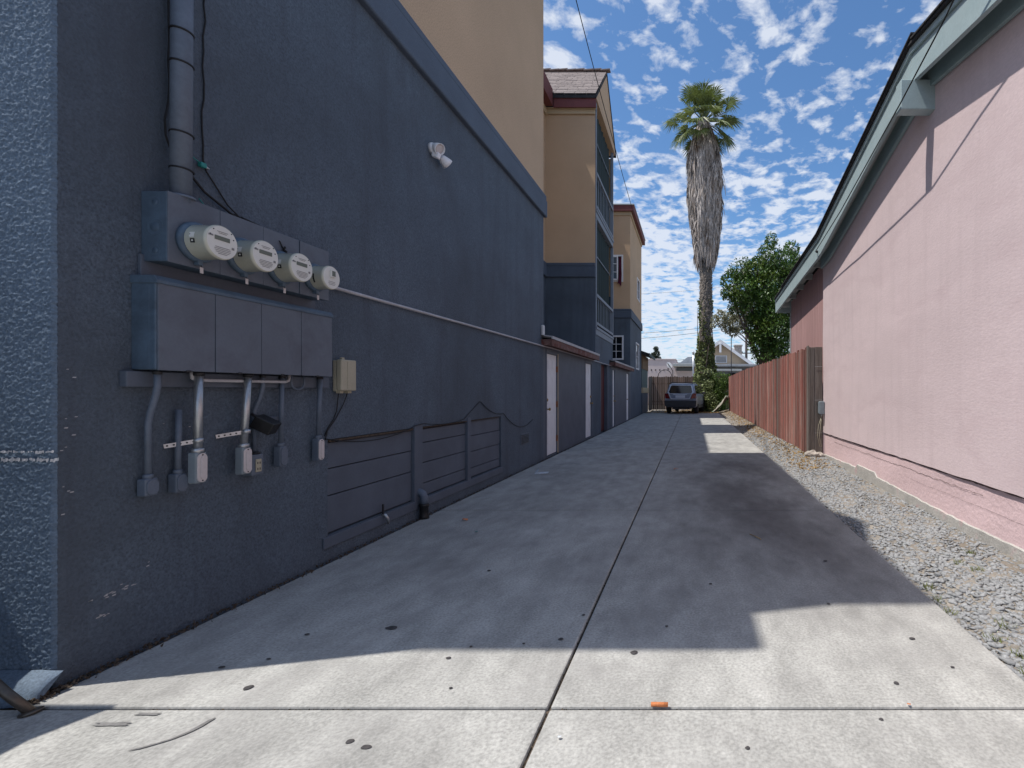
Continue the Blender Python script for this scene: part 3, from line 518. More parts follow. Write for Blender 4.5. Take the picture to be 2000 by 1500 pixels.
# ------------------------------------------------------------------ electric service on the blue wall
UC = thing('meter_cabinet', 'dark blue-grey metal meter cabinet carrying four round electric meters', 'meter cabinet', (X0, 3.05, 1.965))
XF = X0 + .138
MB().box(X0, XF - .006, 2.496, 3.60, 1.966, 2.322).build('housing', 'cabinet_side', UC, .004)
for y0, y1 in ((2.496, 2.771), (2.773, 3.05), (3.052, 3.327), (3.337, 3.60)): box('front_panel', 'cabinet_paint', UC, XF - .006, XF, y0, y1, 1.964, 2.324, bevel=.002)
for z, r in ((2.265, .028), (2.14, .045), (2.02, .028)):
    k = MB().lathe((X0 + .07, 2.497, z), (0, -1, 0), [(0, r), (.0012, r * .98), (.0012, r * .86), (.0004, r * .84), (.0004, r * .55), (.0012, r * .53), (.0012, .002)], 24).build('knockout', 'cabinet_side', UC)
def meter(y, label, small=False):
    r = thing('electric_meter', label, 'electric meter', (XF, y, 2.10), 'round electric meters on the meter cabinet')
    rr = .083 if small else .092; z = 2.10; L = .115 if small else .132
    MB().lathe((XF - .001, y, z), (1, 0, 0), [(0, rr + .012), (.02, rr + .014), (.03, rr + .008), (.034, rr)], 40).build('socket_ring', 'cabinet_side', r)
    MB().lathe((XF + .03, y, z), (1, 0, 0), [(0, rr * .98), (.004, rr), (L - .038, rr * .955), (L - .034, rr * .99), (L - .026, rr * .99), (L - .018, rr * .95), (L - .018, rr * .9)], 44).build('glass_cover', 'meter_body', r)
    f = MB().lathe((XF + L + .0095, y, z), (1, 0, 0), [(0, rr * .93), (.004, rr * .92)], 40).build('face', 'meter_face', r); xf = XF + L + .014
    if not small:
        box('display', 'lcd', f, xf, xf + .002, y - .045, y + .04, z + .008, z + .031, bevel=.0006)
        for q, (zz, w) in enumerate(((.053, .030), (.045, .022), (-.030, .042), (-.0385, .046), (-.047, .044), (-.0555, .038), (-.064, .026))): box('print_line', 'meter_print', f, xf, xf + .0008, y - w, y + w, z + zz, z + zz + .0032, bevel=0)
        for a, b in ((.055, -.018), (.063, -.018)): box('emblem', 'meter_print', f, xf, xf + .0009, y + a - .003, y + a + .003, z + b - .007, z + b + .006, bevel=0)
        for a, b in ((-.068, .03), (.062, .03), (-.05, .06), (.05, .06)): MB().lathe((xf, y + a, z + b), (1, 0, 0), [(0, .0035), (.002, .003)], 8).build('screw', 'dark_metal', f)
        box('maker_mark', 'meter_print', f, xf, xf + .0008, y - .078, y - .052, z + .021, z + .030, bevel=0)
    else:
        MB().box(xf, xf + .012, y - .02, y + .025, z + .002, z + .055).build('display_bezel', 'meter_face', f, .003); box('display', 'lcd', f, xf + .012, xf + .014, y - .013, y + .018, z + .01, z + .046, bevel=.0006)
        for zz, w in ((-.03, .03), (-.04, .034), (-.05, .028)): box('print_line', 'meter_print', f, xf, xf + .0008, y - w, y + w, z + zz, z + zz + .003, bevel=0)
    # labels on the cover's near side
    th = R(205); rr2 = rr * .975
    def patch(name, m, t0, t1, x0, x1):
        b = MB(); k = 6; b.v = [(x, y + rr2 * 1.012 * math.cos(t0 + (t1 - t0) * i / k), z + rr2 * 1.012 * math.sin(t0 + (t1 - t0) * i / k)) for i in range(k + 1) for x in (x0, x1)]; b.f = [(2 * i, 2 * i + 2, 2 * i + 3, 2 * i + 1) for i in range(k)]; b.sm = [True] * k; b.build(name, m, r)
    if small: patch('black_label', 'black_plastic', R(172), R(215), XF + .05, XF + .066)
    else: patch('serial_label', 'meter_face', R(160), R(178), XF + .052, XF + .083); patch('serial_print', 'meter_print', R(165), R(170), XF + .056, XF + .062); patch('black_label', 'black_plastic', R(182), R(196), XF + .062, XF + .086); patch('bar_code', 'meter_face', R(186), R(191), XF + .068, XF + .078)
    MB().box(XF, XF + .03, y - .012, y + .012, z - rr - .03, z - rr - .005).build('seal_lug', 'cabinet_side', r, .003)
    t = MB().tube([(XF + .028, y, z - rr - .02), (XF + .03, y + .004, z - rr - .04)], .0015, 5); t.build('seal_wire', 'dark_metal', r); box('seal_tag', 'fitting_cover', r, XF + .029, XF + .031, y - .006, y + .012, z - rr - .072, z - rr - .04, bevel=.0005)
meter(2.634, 'round glass electric meter nearest the camera, largest in view'); meter(2.902, 'second electric meter from the front corner of the wall'); meter(3.171, 'third electric meter, left of the small square-display one'); meter(3.455, 'smallest electric meter at the far end with raised square display', True)
BB = MB().box(X0, X0 + .018, 2.48, 3.63, 1.86, 2.0).build('backboard', 'blue_smooth', None, .003); tag(BB, 'dark grimy strip of board between the meter cabinet and the switch cabinet', 'board')
LC = thing('switch_cabinet', 'dark grey four-door steel switch cabinet hanging below the meters', 'cabinet', (X0, 3.05, 1.412)); XL = X0 + .13
MB().box(X0, XL - .008, 2.4526, 3.646, 1.413, 1.86).build('housing', 'cabinet_side', LC, .005)
MB().prism([(X0, 2.446, 1.845), (XL + .006, 2.446, 1.845), (XL + .006, 2.446, 1.862), (XL - .01, 2.446, 1.885), (X0, 2.446, 1.885)], (0, 1.207, 0)).build('rain_cap', 'cabinet_side', LC, .003)
dd = [2.456, 2.753, 3.047, 3.358, 3.644]
for i in range(4):
    o_ = random.uniform(0, .006); MB().add([(XL - .008, dd[i] + .002, 1.410), (XL + .001 + o_ * .3, dd[i] + .002, 1.410), (XL - .008, dd[i + 1] - .002, 1.410), (XL + o_, dd[i + 1] - .004, 1.410), (XL - .008, dd[i] + .002, 1.846), (XL, dd[i] + .002, 1.846), (XL - .008, dd[i + 1] - .002, 1.846), (XL, dd[i + 1] - .002, 1.846)], [(0, 1, 3, 2), (4, 6, 7, 5), (0, 4, 5, 1), (2, 3, 7, 6), (0, 2, 6, 4), (1, 5, 7, 3)]).build('door', 'cabinet_paint', LC, .002)
    box('latch', 'dark_metal', LC, XL - .01, XL + .006, (dd[i] + dd[i + 1]) / 2 - .012, (dd[i] + dd[i + 1]) / 2 + .012, 1.403, 1.415, bevel=.002)
MB().box(X0 + .002, XL - .04, 2.452, 2.4535, 1.43, 1.83).build('end_plate', 'cabinet_side', LC, .001)
tag(MB().box(X0, X0 + .038, 2.40, 3.74, 1.326, 1.405).build('support_batten', 'blue_smooth', None, .004), 'long painted wood batten fixed under the switch cabinet', 'batten')
M = thing('service_mast', 'thick blue painted riser pipe rising from the meter cabinet top', 'pipe', (-2.70, 2.62, 2.32))
MB().tube([(-2.705, 2.60, 2.30), (-2.705, 2.605, 3.2), (-2.705, 2.61, 4.6)], .044, 22).build('pipe', 'conduit_paint', M)
for z in (2.47, 2.66, 3.03, 3.20, 3.6): MB().lathe((-2.705, 2.604, z), (.03, 0.06, 1), [(0, .0455), (.001, .049), (.009, .049), (.010, .0455)], 24).build('cable_tie', 'cable_black', M)
MB().lathe((-2.705, 2.60, 2.322), (0, 0, 1), [(0, .058), (.012, .058), (.016, .046)], 24).build('hub', 'conduit_paint', M)
def sag(a, b, s, n=14):
    a, b = Vector(a), Vector(b); return [a.lerp(b, i / n) - Vector((0, 0, s * 4 * (i / n) * (1 - i / n))) for i in range(n + 1)]
def wire(name, label, cat, paths, r, m='cable_black'):
    if len(paths) == 1: return tag(MB().tube(paths[0], r, 7).build(name, m), label, cat)
    t = thing(name, label, cat, paths[0][0])
    for p in paths: MB().tube(p, r, 7).build('strand', m, t)
    return t
wob = lambda pts, a=.006: [Vector(p) + Vector((0, random.uniform(-a, a), random.uniform(-a, a))) for p in pts]
wire('black_cable', 'thin black cable hanging down right of the thick riser pipe', 'cable', [wob(sag((X0 + .008, 2.83, 4.4), (X0 + .008, 2.80, 2.62), 0, 20), .008) + [Vector((X0 + .01, 2.82, 2.57)), Vector((X0 + .012, 2.95, 2.42)), Vector((X0 + .03, 3.02, 2.36)), Vector((X0 + .06, 3.12, 2.325)), Vector((X0 + .14, 3.17, 2.27)), Vector((XF + .012, 3.20, 2.2))]], .0042)
wire('black_cable', 'black cable clinging to the left of the thick riser pipe', 'cable', [wob(sag((X0 + .01, 2.625, 4.4), (X0 + .01, 2.62, 2.85), 0, 14), .004) + [Vector((X0 + .01, 2.60, 2.74)), Vector((X0 + .01, 2.605, 2.66)), Vector((X0 + .015, 2.63, 2.58))]], .005)
wire('black_cable', 'bundle of black cables lying on the meter cabinet top', 'cable', [[(X0 + .02, 2.68, 2.54), (X0 + .02, 2.8, 2.44), (X0 + .03, 3.0, 2.35), (X0 + .04, 3.15, 2.336), (X0 + .05, 3.42, 2.333), (X0 + .03, 3.56, 2.327)], [(X0 + .02, 2.98, 2.375), (X0 + .03, 3.1, 2.36), (X0 + .03, 3.3, 2.352), (X0 + .02, 3.5, 2.335)], [(X0 + .03, 3.02, 2.37), (X0 + .05, 3.2, 2.345), (X0 + .02, 3.44, 2.345)]], .007)
for y, z, l in ((2.79, 2.585, 'small teal clamp on the cable just right of the riser pipe'), (2.86, 2.335, 'small teal clamp on top of the meter cabinet')):
    t = thing('wire_clamp', l, 'clamp', (X0 + .02, y, z), 'teal cable clamps'); MB().box(X0 + .008, X0 + .032, y - .018, y + .016, z - .012, z + .016).build('clamp_body', 'tape_teal', t, .005); MB().tube([(X0 + .02, y - .09, z + .055), (X0 + .02, y - .05, z + .02), (X0 + .02, y - .012, z + .008)], .003, 6).build('wire_tail', 'tape_teal', t); MB().lathe((X0 + .02, y + .016, z), (0, 1, -.3), [(0, .008), (.02, .007)], 10).build('screw', 'galvanised', t)
wire('coax_connector', 'black coiled connector hanging in front of the third meter', 'cable', [[Vector((XF + .012 + .006 * math.sin(i * 1.2), 3.19 + .05 * i / 24 + .006 * math.cos(i * 1.2), 2.24 - .11 * i / 24)) for i in range(25)]], .006)

GC = 'conduits running down the wall below the switch cabinet'
def lb(parent, x, y, z1, z0, wd, m, cover):
    MB().box(x - .028, x + .022, y - wd, y + wd, z0, z1).build('conduit_body', m, parent, .009, 3)
    n = 10; h = (z1 - z0) / 2 - .006; w = wd * .92; pl = [(x + .022, y + w * math.cos(a), (z0 + z1) / 2 + math.copysign(h - w, math.sin(a)) + w * math.sin(a)) for a in [2 * math.pi * k / 24 + .01 for k in range(24)]]
    c = MB().prism(pl, (.006, 0, 0)).build('cover_plate', cover, parent, .0015)
    if cover == 'fitting_cover':
        pl2 = [(x + .028, y + w * .45 * math.cos(a), (z0 + z1) / 2 + math.copysign(h * .78 - w * .45, math.sin(a)) + w * .45 * math.sin(a)) for a in [2 * math.pi * k / 24 + .01 for k in range(24)]]; MB().prism(pl2, (.004, 0, 0)).build('embossing', cover, c, .001)
        for s in (-1, 1): MB().lathe((x + .028, y, (z0 + z1) / 2 + s * (h - .009)), (1, 0, 0), [(0, .004), (.003, .003)], 8).build('screw', 'dark_metal', c)
def conduit(label, path, r, m, body=None, cover=None, bm=None, nut=True):
    t = thing('conduit', label, 'conduit', path[-1], GC); MB().tube(path, r, 14).build('pipe', m, t)
    x, y, z = path[-1]
    if body: lb(t, x, y, z, body[0], body[1], bm or m, cover or m); MB().lathe((x, y, z - .004), (0, 0, 1), [(0, r * 1.45), (.022, r * 1.45), (.026, r * 1.1)], 14).build('coupling', m, t)
    if nut: q = path[0]; MB().lathe((q[0], q[1], q[2] - .022), (0, 0, 1), [(0, r * 1.3), (.02, r * 1.3)], 14).build('locknut', 'dark_metal', t)
    return t
zt = 1.412
conduit('leftmost painted conduit with a double bend and a plain fitting', [(-2.72, 2.50, zt), (-2.72, 2.50, 1.33), (-2.728, 2.498, 1.28), (-2.755, 2.497, 1.19), (-2.765, 2.497, 1.14), (-2.765, 2.497, .862)], .014, 'conduit_paint', (.773, .03))
conduit('short painted conduit starting halfway down, left of the bright steel pipe', [(-2.768, 2.65, 1.205), (-2.768, 2.645, .862)], .014, 'conduit_paint', (.76, .028), nut=False)
s1 = conduit('bright steel conduit with pale oval cover, left one of two', [(-2.71, 2.70, zt), (-2.715, 2.698, .97)], .019, 'galvanised', (.80, .03), 'fitting_cover', 'fitting_grey')
s2 = conduit('bright steel conduit with pale oval cover, right one of two', [(-2.71, 3.00, zt), (-2.725, 2.985, .965)], .019, 'galvanised', (.80, .03), 'fitting_cover', 'fitting_grey')
conduit('thin painted conduit bending towards the black lamp head', [(-2.735, 3.13, zt), (-2.735, 3.13, 1.33), (-2.75, 3.125, 1.26), (-2.775, 3.115, 1.18), (-2.775, 3.115, .89)], .012, 'conduit_paint')
conduit('painted conduit with white-flecked fitting, second from the beige box', [(-2.745, 3.29, zt), (-2.755, 3.29, .935)], .014, 'conduit_paint', (.80, .028), 'conduit_paint')
conduit('rightmost painted conduit ending beside the board panels', [(-2.74, 3.62, zt), (-2.755, 3.62, .955)], .0155, 'conduit_paint', (.79, .028), 'fitting_cover')
for y, yw, z, t in ((2.70, 2.60, 1.03, 'perforated steel strap holding the left bright conduit'), (2.99, 2.885, 1.055, 'perforated steel strap holding the right bright conduit')):
    r = thing('pipe_strap', t, 'strap', (-2.75, y, z), 'perforated straps'); a, b = Vector((X0 + .004, yw, z - .018)), Vector((-2.70, y + .012, z + .005)); d = (b - a); L = d.length; d.normalize(); up = (Vector((0, 0, 1)) - d * d.z).normalized(); nn = d.cross(up)
    MB().obox((a + b) / 2, d * L / 2, up * .011, nn * .0012).build('strip', 'galvanised', r); MB().lathe((-2.713, y, z - .008), (0, 0, 1), [(0, .021), (.024, .021)], 16).build('loop', 'galvanised', r)
    for i in range(6): MB().lathe(a + d * (L * (i + .5) / 6) + nn * .0013 * (1 if nn.x > 0 else -1), nn if nn.x > 0 else -nn, [(0, .0048), (.0006, .0046)], 10).build('hole', 'black_plastic', r)
tag(MB().tube([(-2.73, 2.68, 1.41), (-2.73, 2.685, 1.375), (-2.73, 2.70, 1.365), (-2.73, 3.30, 1.365), (-2.73, 3.325, 1.375), (-2.73, 3.33, 1.41)], .0095, 10).build('crossover_pipe', 'white_pipe'), 'pale horizontal pipe looping just under the switch cabinet', 'pipe')
tag(MB().tube([(-2.74, 3.36, 1.41)] + [(-2.74, 3.415 - .055 * math.cos(math.pi * i / 10), 1.36 - .045 * math.sin(math.pi * i / 10)) for i in range(11)] + [(-2.74, 3.47, 1.41)], .006, 8).build('flexible_conduit', 'conduit_paint'), 'thin painted flexible conduit making a U loop below the cabinet', 'conduit')
FL = thing('flood_lamp', 'small black square flood lamp pointing down between the conduits', 'lamp', (-2.76, 3.14, 1.10))
MB().obox((-2.72, 3.135, 1.09), (.045, .018, -.03), (-.012, .045, .004), (.022, 0, .035)).build('housing', 'black_plastic', FL, .006); MB().obox((-2.682, 3.15, 1.063), (.006, .002, -.004), (-.01, .038, .003), (.018, 0, .028)).build('lens', 'glass_dark', FL, .003); MB().tube([(-2.775, 3.09, 1.16), (-2.76, 3.10, 1.15), (-2.735, 3.12, 1.13)], .008, 8).build('bracket', 'black_plastic', FL); MB().box(X0, X0 + .02, 3.2, 3.34, 1.10, 1.135).build('mount', 'conduit_paint', FL, .004)
OB = thing('outlet_box', 'dark painted outlet box with yellowed receptacle below the flood lamp', 'outlet', (-2.77, 3.10, .78))
MB().box(X0, X0 + .058, 3.06, 3.145, .775, .905).build('box', 'conduit_paint', OB, .006); MB().lathe((-2.772, 3.112, .905), (0, 0, 1), [(0, .03), (.012, .03), (.016, .018)], 16).build('collar', 'black_plastic', OB)
q = MB().box(X0 + .058, X0 + .063, 3.085, 3.125, .795, .875).build('receptacle', 'beige_plastic', OB, .002)
for z in (.815, .852):
    for a in (-.008, .008): box('slot', 'black_plastic', q, X0 + .063, X0 + .0638, 3.105 + a - .003, 3.105 + a + .003, z - .008, z + .006, bevel=0)
TB = thing('telecom_box', 'beige plastic telephone box on the wall right of the switch cabinet', 'telephone box', (X0, 3.91, 1.3))
MB().box(X0, X0 + .03, 3.825, 3.985, 1.30, 1.545).build('back_box', 'beige_plastic', TB, .008); MB().box(X0 + .031, X0 + .075, 3.82, 3.99, 1.305, 1.55).build('lid', 'beige_plastic', TB, .01, 3)
for y in (3.86, 3.95): box('grommet', 'beige_plastic', TB, X0 + .015, X0 + .05, y - .02, y + .02, 1.285, 1.306, bevel=.004)
box('hasp', 'beige_plastic', TB, X0 + .03, X0 + .05, 3.86, 3.89, 1.55, 1.568, bevel=.003); MB().box(X0 + .0755, X0 + .0775, 3.885, 3.887, 1.32, 1.535).build('lid_rib', 'beige_plastic', TB)
wire('black_cable', 'pair of thin black wires dropping from the beige box', 'cable', [[(X0 + .03, 3.85, 1.29), (X0 + .012, 3.855, 1.15), (X0 + .01, 3.82, 1.08), (X0 + .012, 3.76, 1.02), (X0 + .01, 3.73, .96)], [(X0 + .03, 3.95, 1.29), (X0 + .012, 3.93, 1.2), (X0 + .01, 3.85, 1.09), (X0 + .01, 3.76, 1.0), (X0 + .015, 3.73, .93)]], .0035)
wire('black_cable', 'drooping black cable strung along the tops of the board panels', 'cable', [[(X0 + .015, 3.73, .94)] + sag((X0 + .015, 3.85, .915), (X0 + .02, 4.95, .955), .06, 10) + sag((X0 + .025, 5.08, .965), (X0 + .012, 6.0, .955), .03, 8) + [Vector((X0 + .01, 6.45, 1.16))] + sag((X0 + .01, 6.5, 1.15), (X0 + .01, 7.25, .97), .06, 8) + sag((X0 + .01, 7.28, .96), (X0 + .01, 8.6, .8), .16, 12)], .0045)
tag(MB().tube([(-2.775, 3.66, 2.105), (-2.775, 4.4, 2.107), (-2.775, 6.6, 2.12), (-2.775, 9.1, 2.13), (-2.76, 9.5, 2.135), (-2.76, 16.9, 2.14)], .014, 10).build('wall_conduit', 'white_pipe'), 'long pale conduit running along the blue wall towards the doors', 'conduit')
for i, y in enumerate((3.95, 5.4, 6.9, 8.4)): pass
tag(MB().box(X0 - .001, X0 + .05, 9.1, 9.18, 2.33, 2.52).build('weatherproof_switch_box', 'white_metal', None, .015), 'small white box on the wall corner above the first door', 'box')
SL = thing('security_light', 'white twin-head security light high on the blue wall', 'security light', (X0, 5.3, 3.9))
MB().lathe((X0, 5.27, 3.9), (1, 0, 0), [(0, .06), (.03, .06), (.045, .045), (.05, .01)], 24).build('base', 'white_paint', SL)
d1 = Vector((.8, -.25, -.45)).normalized(); d2 = Vector((.45, .75, -.5)).normalized()
for c, d in (((X0 + .07, 5.255, 3.90), d1), ((X0 + .075, 5.40, 3.83), d2)):
    h = MB().lathe(Vector(c) - d * .05, d, [(0, .025), (.015, .042), (.06, .055), (.10, .062), (.10, .056), (.06, .05)], 24).build('lamp_head', 'white_paint', SL); MB().lathe(Vector(c) - d * .045 + d * .05, d, [(0, .049), (.03, .053), (.034, .03)], 20).build('bulb', 'fitting_cover', h)
MB().tube([(X0 + .03, 5.32, 3.87), (X0 + .06, 5.37, 3.85)], .012, 8).build('arm', 'white_paint', SL); MB().obox((X0 + .06, 5.26, 3.825), (.035, 0, -.012), (0, .03, 0), (.008, 0, .03)).build('motion_sensor', 'white_paint', SL, .012, 3)
SPp = thing('standpipe', 'fat dark elbow pipe coming out of the wall beside the boards', 'pipe', (-2.74, 5.03, 0))
MB().tube([(X0 - .02, 5.02, .27)] + [(X0 + .0 + .062 * math.sin(a), 5.02, .208 + .062 * math.cos(a)) for a in [math.pi / 2 * k / 6 for k in range(7)]] + [(X0 + .062, 5.02, .12)], .036, 16).build('elbow', 'conduit_paint', SPp); MB().lathe((X0 + .062, 5.02, -.005), (0, 0, 1), [(0, .05), (.03, .046), (.05, .042), (.12, .042), (.13, .048), (.155, .048), (.16, .04)], 18).build('hub', 'black_plastic', SPp)
LT = thing('hose_bib', 'small dark metal tap below the first board panel', 'tap', (X0, 4.43, .1)); MB().obox((X0 + .02, 4.42, .24), (.006, 0, 0), (0, .008, 0), (0, 0, .045)).build('handle', 'dark_metal', LT, .002); MB().tube([(X0, 4.43, .19), (X0 + .035, 4.43, .185), (X0 + .05, 4.44, .15), (X0 + .045, 4.46, .10)], [.012, .013, .013, .009], 10).build('spout', 'galvanised', LT)

# ------------------------------------------------------------------ pink house on the right
XP = 2.47
P = thing('pink_house', 'pink stucco house with pale teal eaves on the right', 'house', (5, 5, 0))
mb = MB()
# stucco wall grid with slight waviness, under the rake line
def roofz(y): return 4.478 - .196 * (5.06 - y) if y < 5.06 else (4.478 - .2114 * (y - 5.06) if y < 8.75 else 3.698 - .0645 * (y - 8.75))   # rake board lower edge
yv = sorted(set([float(q) for q in np.linspace(-4, 9.28, 90)] + [5.06, 8.75])); rows = 26
for y in yv:
    for k in range(rows): mb.v.append((XP + .004 * math.sin(y * 1.3 + k * .4), y, .512 + (roofz(y) + .2 - .512) * k / (rows - 1)))
for i in range(len(yv) - 1):
    for k in range(rows - 1): q = i * rows + k; mb.f.append((q, q + rows, q + rows + 1, q + 1)); mb.sm.append(True)
for i_ in range(len(yv)): q = mb.v[i_ * rows]; mb.v[i_ * rows] = (q[0], q[1], .512 + random.uniform(-.006, .004))
low_ = [mb.v[i_ * rows] for i_ in range(len(yv))]; b0_ = len(mb.v); mb.v += low_ + [(XP + .03, q[1], q[2] + .004) for q in low_]
for i in range(len(yv) - 1): mb.f.append((b0_ + i, b0_ + len(yv) + i, b0_ + len(yv) + i + 1, b0_ + i + 1)); mb.sm.append(False)
mb.build('stucco_wall', 'pink_stucco', P)
mb = MB(); mb.v = []
for y in yv:
    for k in range(8): mb.v.append((XP + .018 + .003 * math.sin(y * 2 + k), y, -.15 + (.52 + .15) * k / 7))
for i in range(len(yv) - 1):
    for k in range(7): q = i * 8 + k; mb.f.append((q, q + 8, q + 9, q + 1)); mb.sm.append(True)
mb.build('foundation_wall', 'pink_foundation', P)
def ragged(name, m, z, t, y0, y1, x, n=150, jit=.006):
    b = MB(); yq = np.linspace(y0, y1, n); c = 0; b.v = []
    for y in yq:
        c = .8 * c + random.uniform(-jit, jit); b.v += [(x, y, z + c - t * random.uniform(.3, 1)), (x, y, z + c + t * random.uniform(.3, 1))]
    b.f = [(2 * i, 2 * i + 2, 2 * i + 3, 2 * i + 1) for i in range(n - 1)]; b.sm = [False] * (n - 1); return b.build(name, m, P)
ragged('sill_gap_shadow', 'crack_shadow_dark', .502, .010, -1, 9.28, XP + .0125, 220, .004); ragged('crack', 'crack_shadow_dark', .405, .003, 4.2, 8.6, XP + .0135, 180, .005); ragged('crack', 'crack_shadow_dark', .30, .0016, 2.4, 5.6, XP + .0135, 110, .003)  # sill strip paints the shadow under the stucco edge; the thin ones are cracks
yq = np.linspace(-1, 9.26, 120); b = MB()
for y in yq: h = .115 + .02 * math.sin(y * 1.1) + .012 * random.random() + (.05 if 6.6 < y < 7.4 else 0); b.v += [(XP - .002, y, -.1), (XP + .0, y, h), (XP + .016, y, h + .008)]
for i in range(119):
    for k in range(2): b.f.append((3 * i + k, 3 * i + 3 + k, 3 * i + 4 + k, 3 * i + 1 + k)); b.sm.append(False)
b.build('footing', 'foundation_grey', P)
MB().box(XP + .06, 8, -4, 9.26, -.1, 3.3).build('inner_core', 'pink_siding', P); MB().add([(XP, 9.28, -.1), (3.2, 9.28, -.1), (3.2, 9.28, 3.6), (XP, 9.28, 3.6)], [(0, 1, 2, 3)]).build('corner_return', 'pink_stucco', P)
# rear addition with vertical boards
y = 9.30
while y < 12.5:
    w = .195; MB().box(XP + .05, XP + .075, y, min(y + w, 12.55), -.05, roofz(y) + .1).build('siding_board', 'pink_siding', P, .004); y += w + .006
MB().box(XP + .08, 8, 9.3, 12.5, -.05, 3.3).build('inner_core', 'pink_siding', P); box('corner_trim', 'soffit', P, XP + .035, XP + .10, 12.55, 12.62, -.05, 3.3)
# rake boards, soffit, ridge beam, roofing
prof = [(-4.2, roofz(-4.2)), (5.06, roofz(5.06)), (8.75, roofz(8.75)), (13.31, roofz(13.31))]
def strip(name, m, x0, x1, lo, hi, bevel=.004):
    for i in range(3):
        (ya, za), (yb, zb) = prof[i], prof[i + 1]; MB().prism([(x0, ya, za + lo), (x0, yb, zb + lo), (x0, yb, zb + hi), (x0, ya, za + hi)], (x1 - x0, 0, 0)).build(name, m, P, bevel)
XR = 2.26
strip('rake_board', 'teal_paint', XR, XR + .045, 0, .285); strip('rake_trim', 'teal_paint', XR - .022, XR + .02, .287, .352); strip('roof_edge', 'dark_shingle', XR - .05, 7.8, .355, .388, .006); strip('soffit_board', 'soffit', XR + .047, XP + .04, .16, .185)
prs = prof; prof = [(-4.2, roofz(-4.2)), (5.06, roofz(5.06)), (8.75, roofz(8.75)), (9.28, roofz(9.28))]; strip('frieze_board', 'teal_dark', XP - .05, XP - .008, -.06, .158); prof = prs
MB().box(2.125, XP + .1, 5.0, 5.13, 4.17, 4.474).build('ridge_beam', 'teal_paint', P, .008, 2)
for yy_ in (9.5, 10.3, 11.1, 11.9, 12.8): MB().box(XR + .047, XP + .06, yy_, yy_ + .07, roofz(yy_) + .04, roofz(yy_) + .15).build('lookout', 'soffit', P, .004)
MB().prism([(XR, 13.312, roofz(13.31)), (XR, 13.35, roofz(13.31)), (XR, 13.35, roofz(13.31) + .35), (XR, 13.312, roofz(13.31) + .35)], (5.6, 0, 0)).build('eave_fascia', 'teal_paint', P, .003)
for i in range(46):
    y = -1 + i * .29
    if y > 13.1: break
    MB().obox((XR + .02, y, roofz(y) + .398), (.085, 0, 0), (0, .15, -.15 * (-.196 if y < 5.06 else .2114 if y < 8.75 else .0645)), (0, 0, .008)).build('edge_shingle', 'dark_shingle', P)
JB = thing('junction_box', 'small grey electrical box at the corner of the pink wall', 'junction box', (XP, 9.2, .8))
MB().box(XP - .10, XP - .002, 9.15, 9.24, .86, 1.10).build('box', 'fitting_grey', JB, .012, 3); MB().box(XP - .108, XP - .10, 9.16, 9.235, .875, 1.085).build('cover', 'fitting_grey', JB, .006); MB().lathe((XP - .05, 9.2, .865), (0, 0, -1), [(0, .02), (.03, .018), (.05, .012)], 12).build('gland', 'galvanised', JB)
for dx_, dy_ in ((0, 0), (-.03, .03)): MB().tube([(XP - .05, 9.2, .82), (XP - .07 + dx_, 9.19 + dy_, .65), (XP - .09 + dx_, 9.2 + dy_, .45), (XP - .05 + dx_, 9.22, .25)], .005, 6).build('wire', 'beige_plastic', JB)
wire('service_drop', 'black overhead wire running along the teal eave of the pink house', 'wire', [[(2.215, 8.84, 3.80), (2.17, 7.2, 3.93), (2.11, 4.97, 4.22), (2.13, 4.15, 4.44), (2.1, 2.4, 4.98), (2.0, 0, 5.8), (1.6, -6, 8.2)]], .007)
tag(MB().lathe((2.262, 8.84, 3.80), (-1, 0, .0), [(0, .02), (.02, .025), (.04, .014)], 12).build('wire_insulator', 'dark_metal'), 'dark wire insulator on the teal eave near its bend', 'insulator')

# ------------------------------------------------------------------ red side fence and its grey end panel
FN = thing('red_fence', 'weathered red-stained board fence along the right of the driveway', 'fence', (2.2, 19, 0))
bw = .142; y = 9.30; meshes = []
for v in range(6):
    mb = MB(); h = 2.03 + .008 * (v - 3); mb.box(-.011, .011, 0, bw - .007, 0, h); me_o = mb.build('board', ('fence_red', 'fence_red_b', 'fence_red', 'fence_red', 'fence_grey', 'fence_red_b')[v], None, .003); meshes.append(me_o.data); bpy.data.objects.remove(me_o)
k = 0
while y < 29.25:
    v = random.choices(range(6), (5, 4, 5, 5, 1.3, 4))[0]; o = bpy.data.objects.new('board', meshes[v]); C.objects.link(o); o.parent = FN
    o.location = Vector((2.2 + random.uniform(-.006, .006), y + bw / 2, .115 + random.uniform(-.015, .012) + .02 * math.sin(y * .4))) - FN.location; o.rotation_euler = (random.uniform(-.004, .004), 0, random.uniform(-.03, .03)); y += bw
for z in (.45, 1.25, 1.95): box('rail', 'fence_grey', FN, 2.215, 2.255, 9.32, 29.2, z - .045, z + .045)
for yp in np.arange(10.5, 29.3, 2.4): box('post', 'fence_grey', FN, 2.256, 2.345, yp - .045, yp + .045, -.05, 2.0)
FP = thing('fence_end_panel', 'grey weathered boards closing the gap between red fence and pink wall', 'fence', (2.33, 9.28, 0))
for x0, x1, zb in ((2.185, 2.232, .12), (2.236, 2.30, .14), (2.304, 2.455, .15)): MB().box(x0, x1, 9.262 + random.uniform(0, .012), 9.292, zb, 2.125 + random.uniform(-.01, .012)).build('board', 'fence_grey', FP, .004)
for z in (.5, 1.12, 1.75): box('wire_tie', 'galvanised', FP, 2.31, 2.455, 9.258, 9.262, z, z + .006, bevel=0)
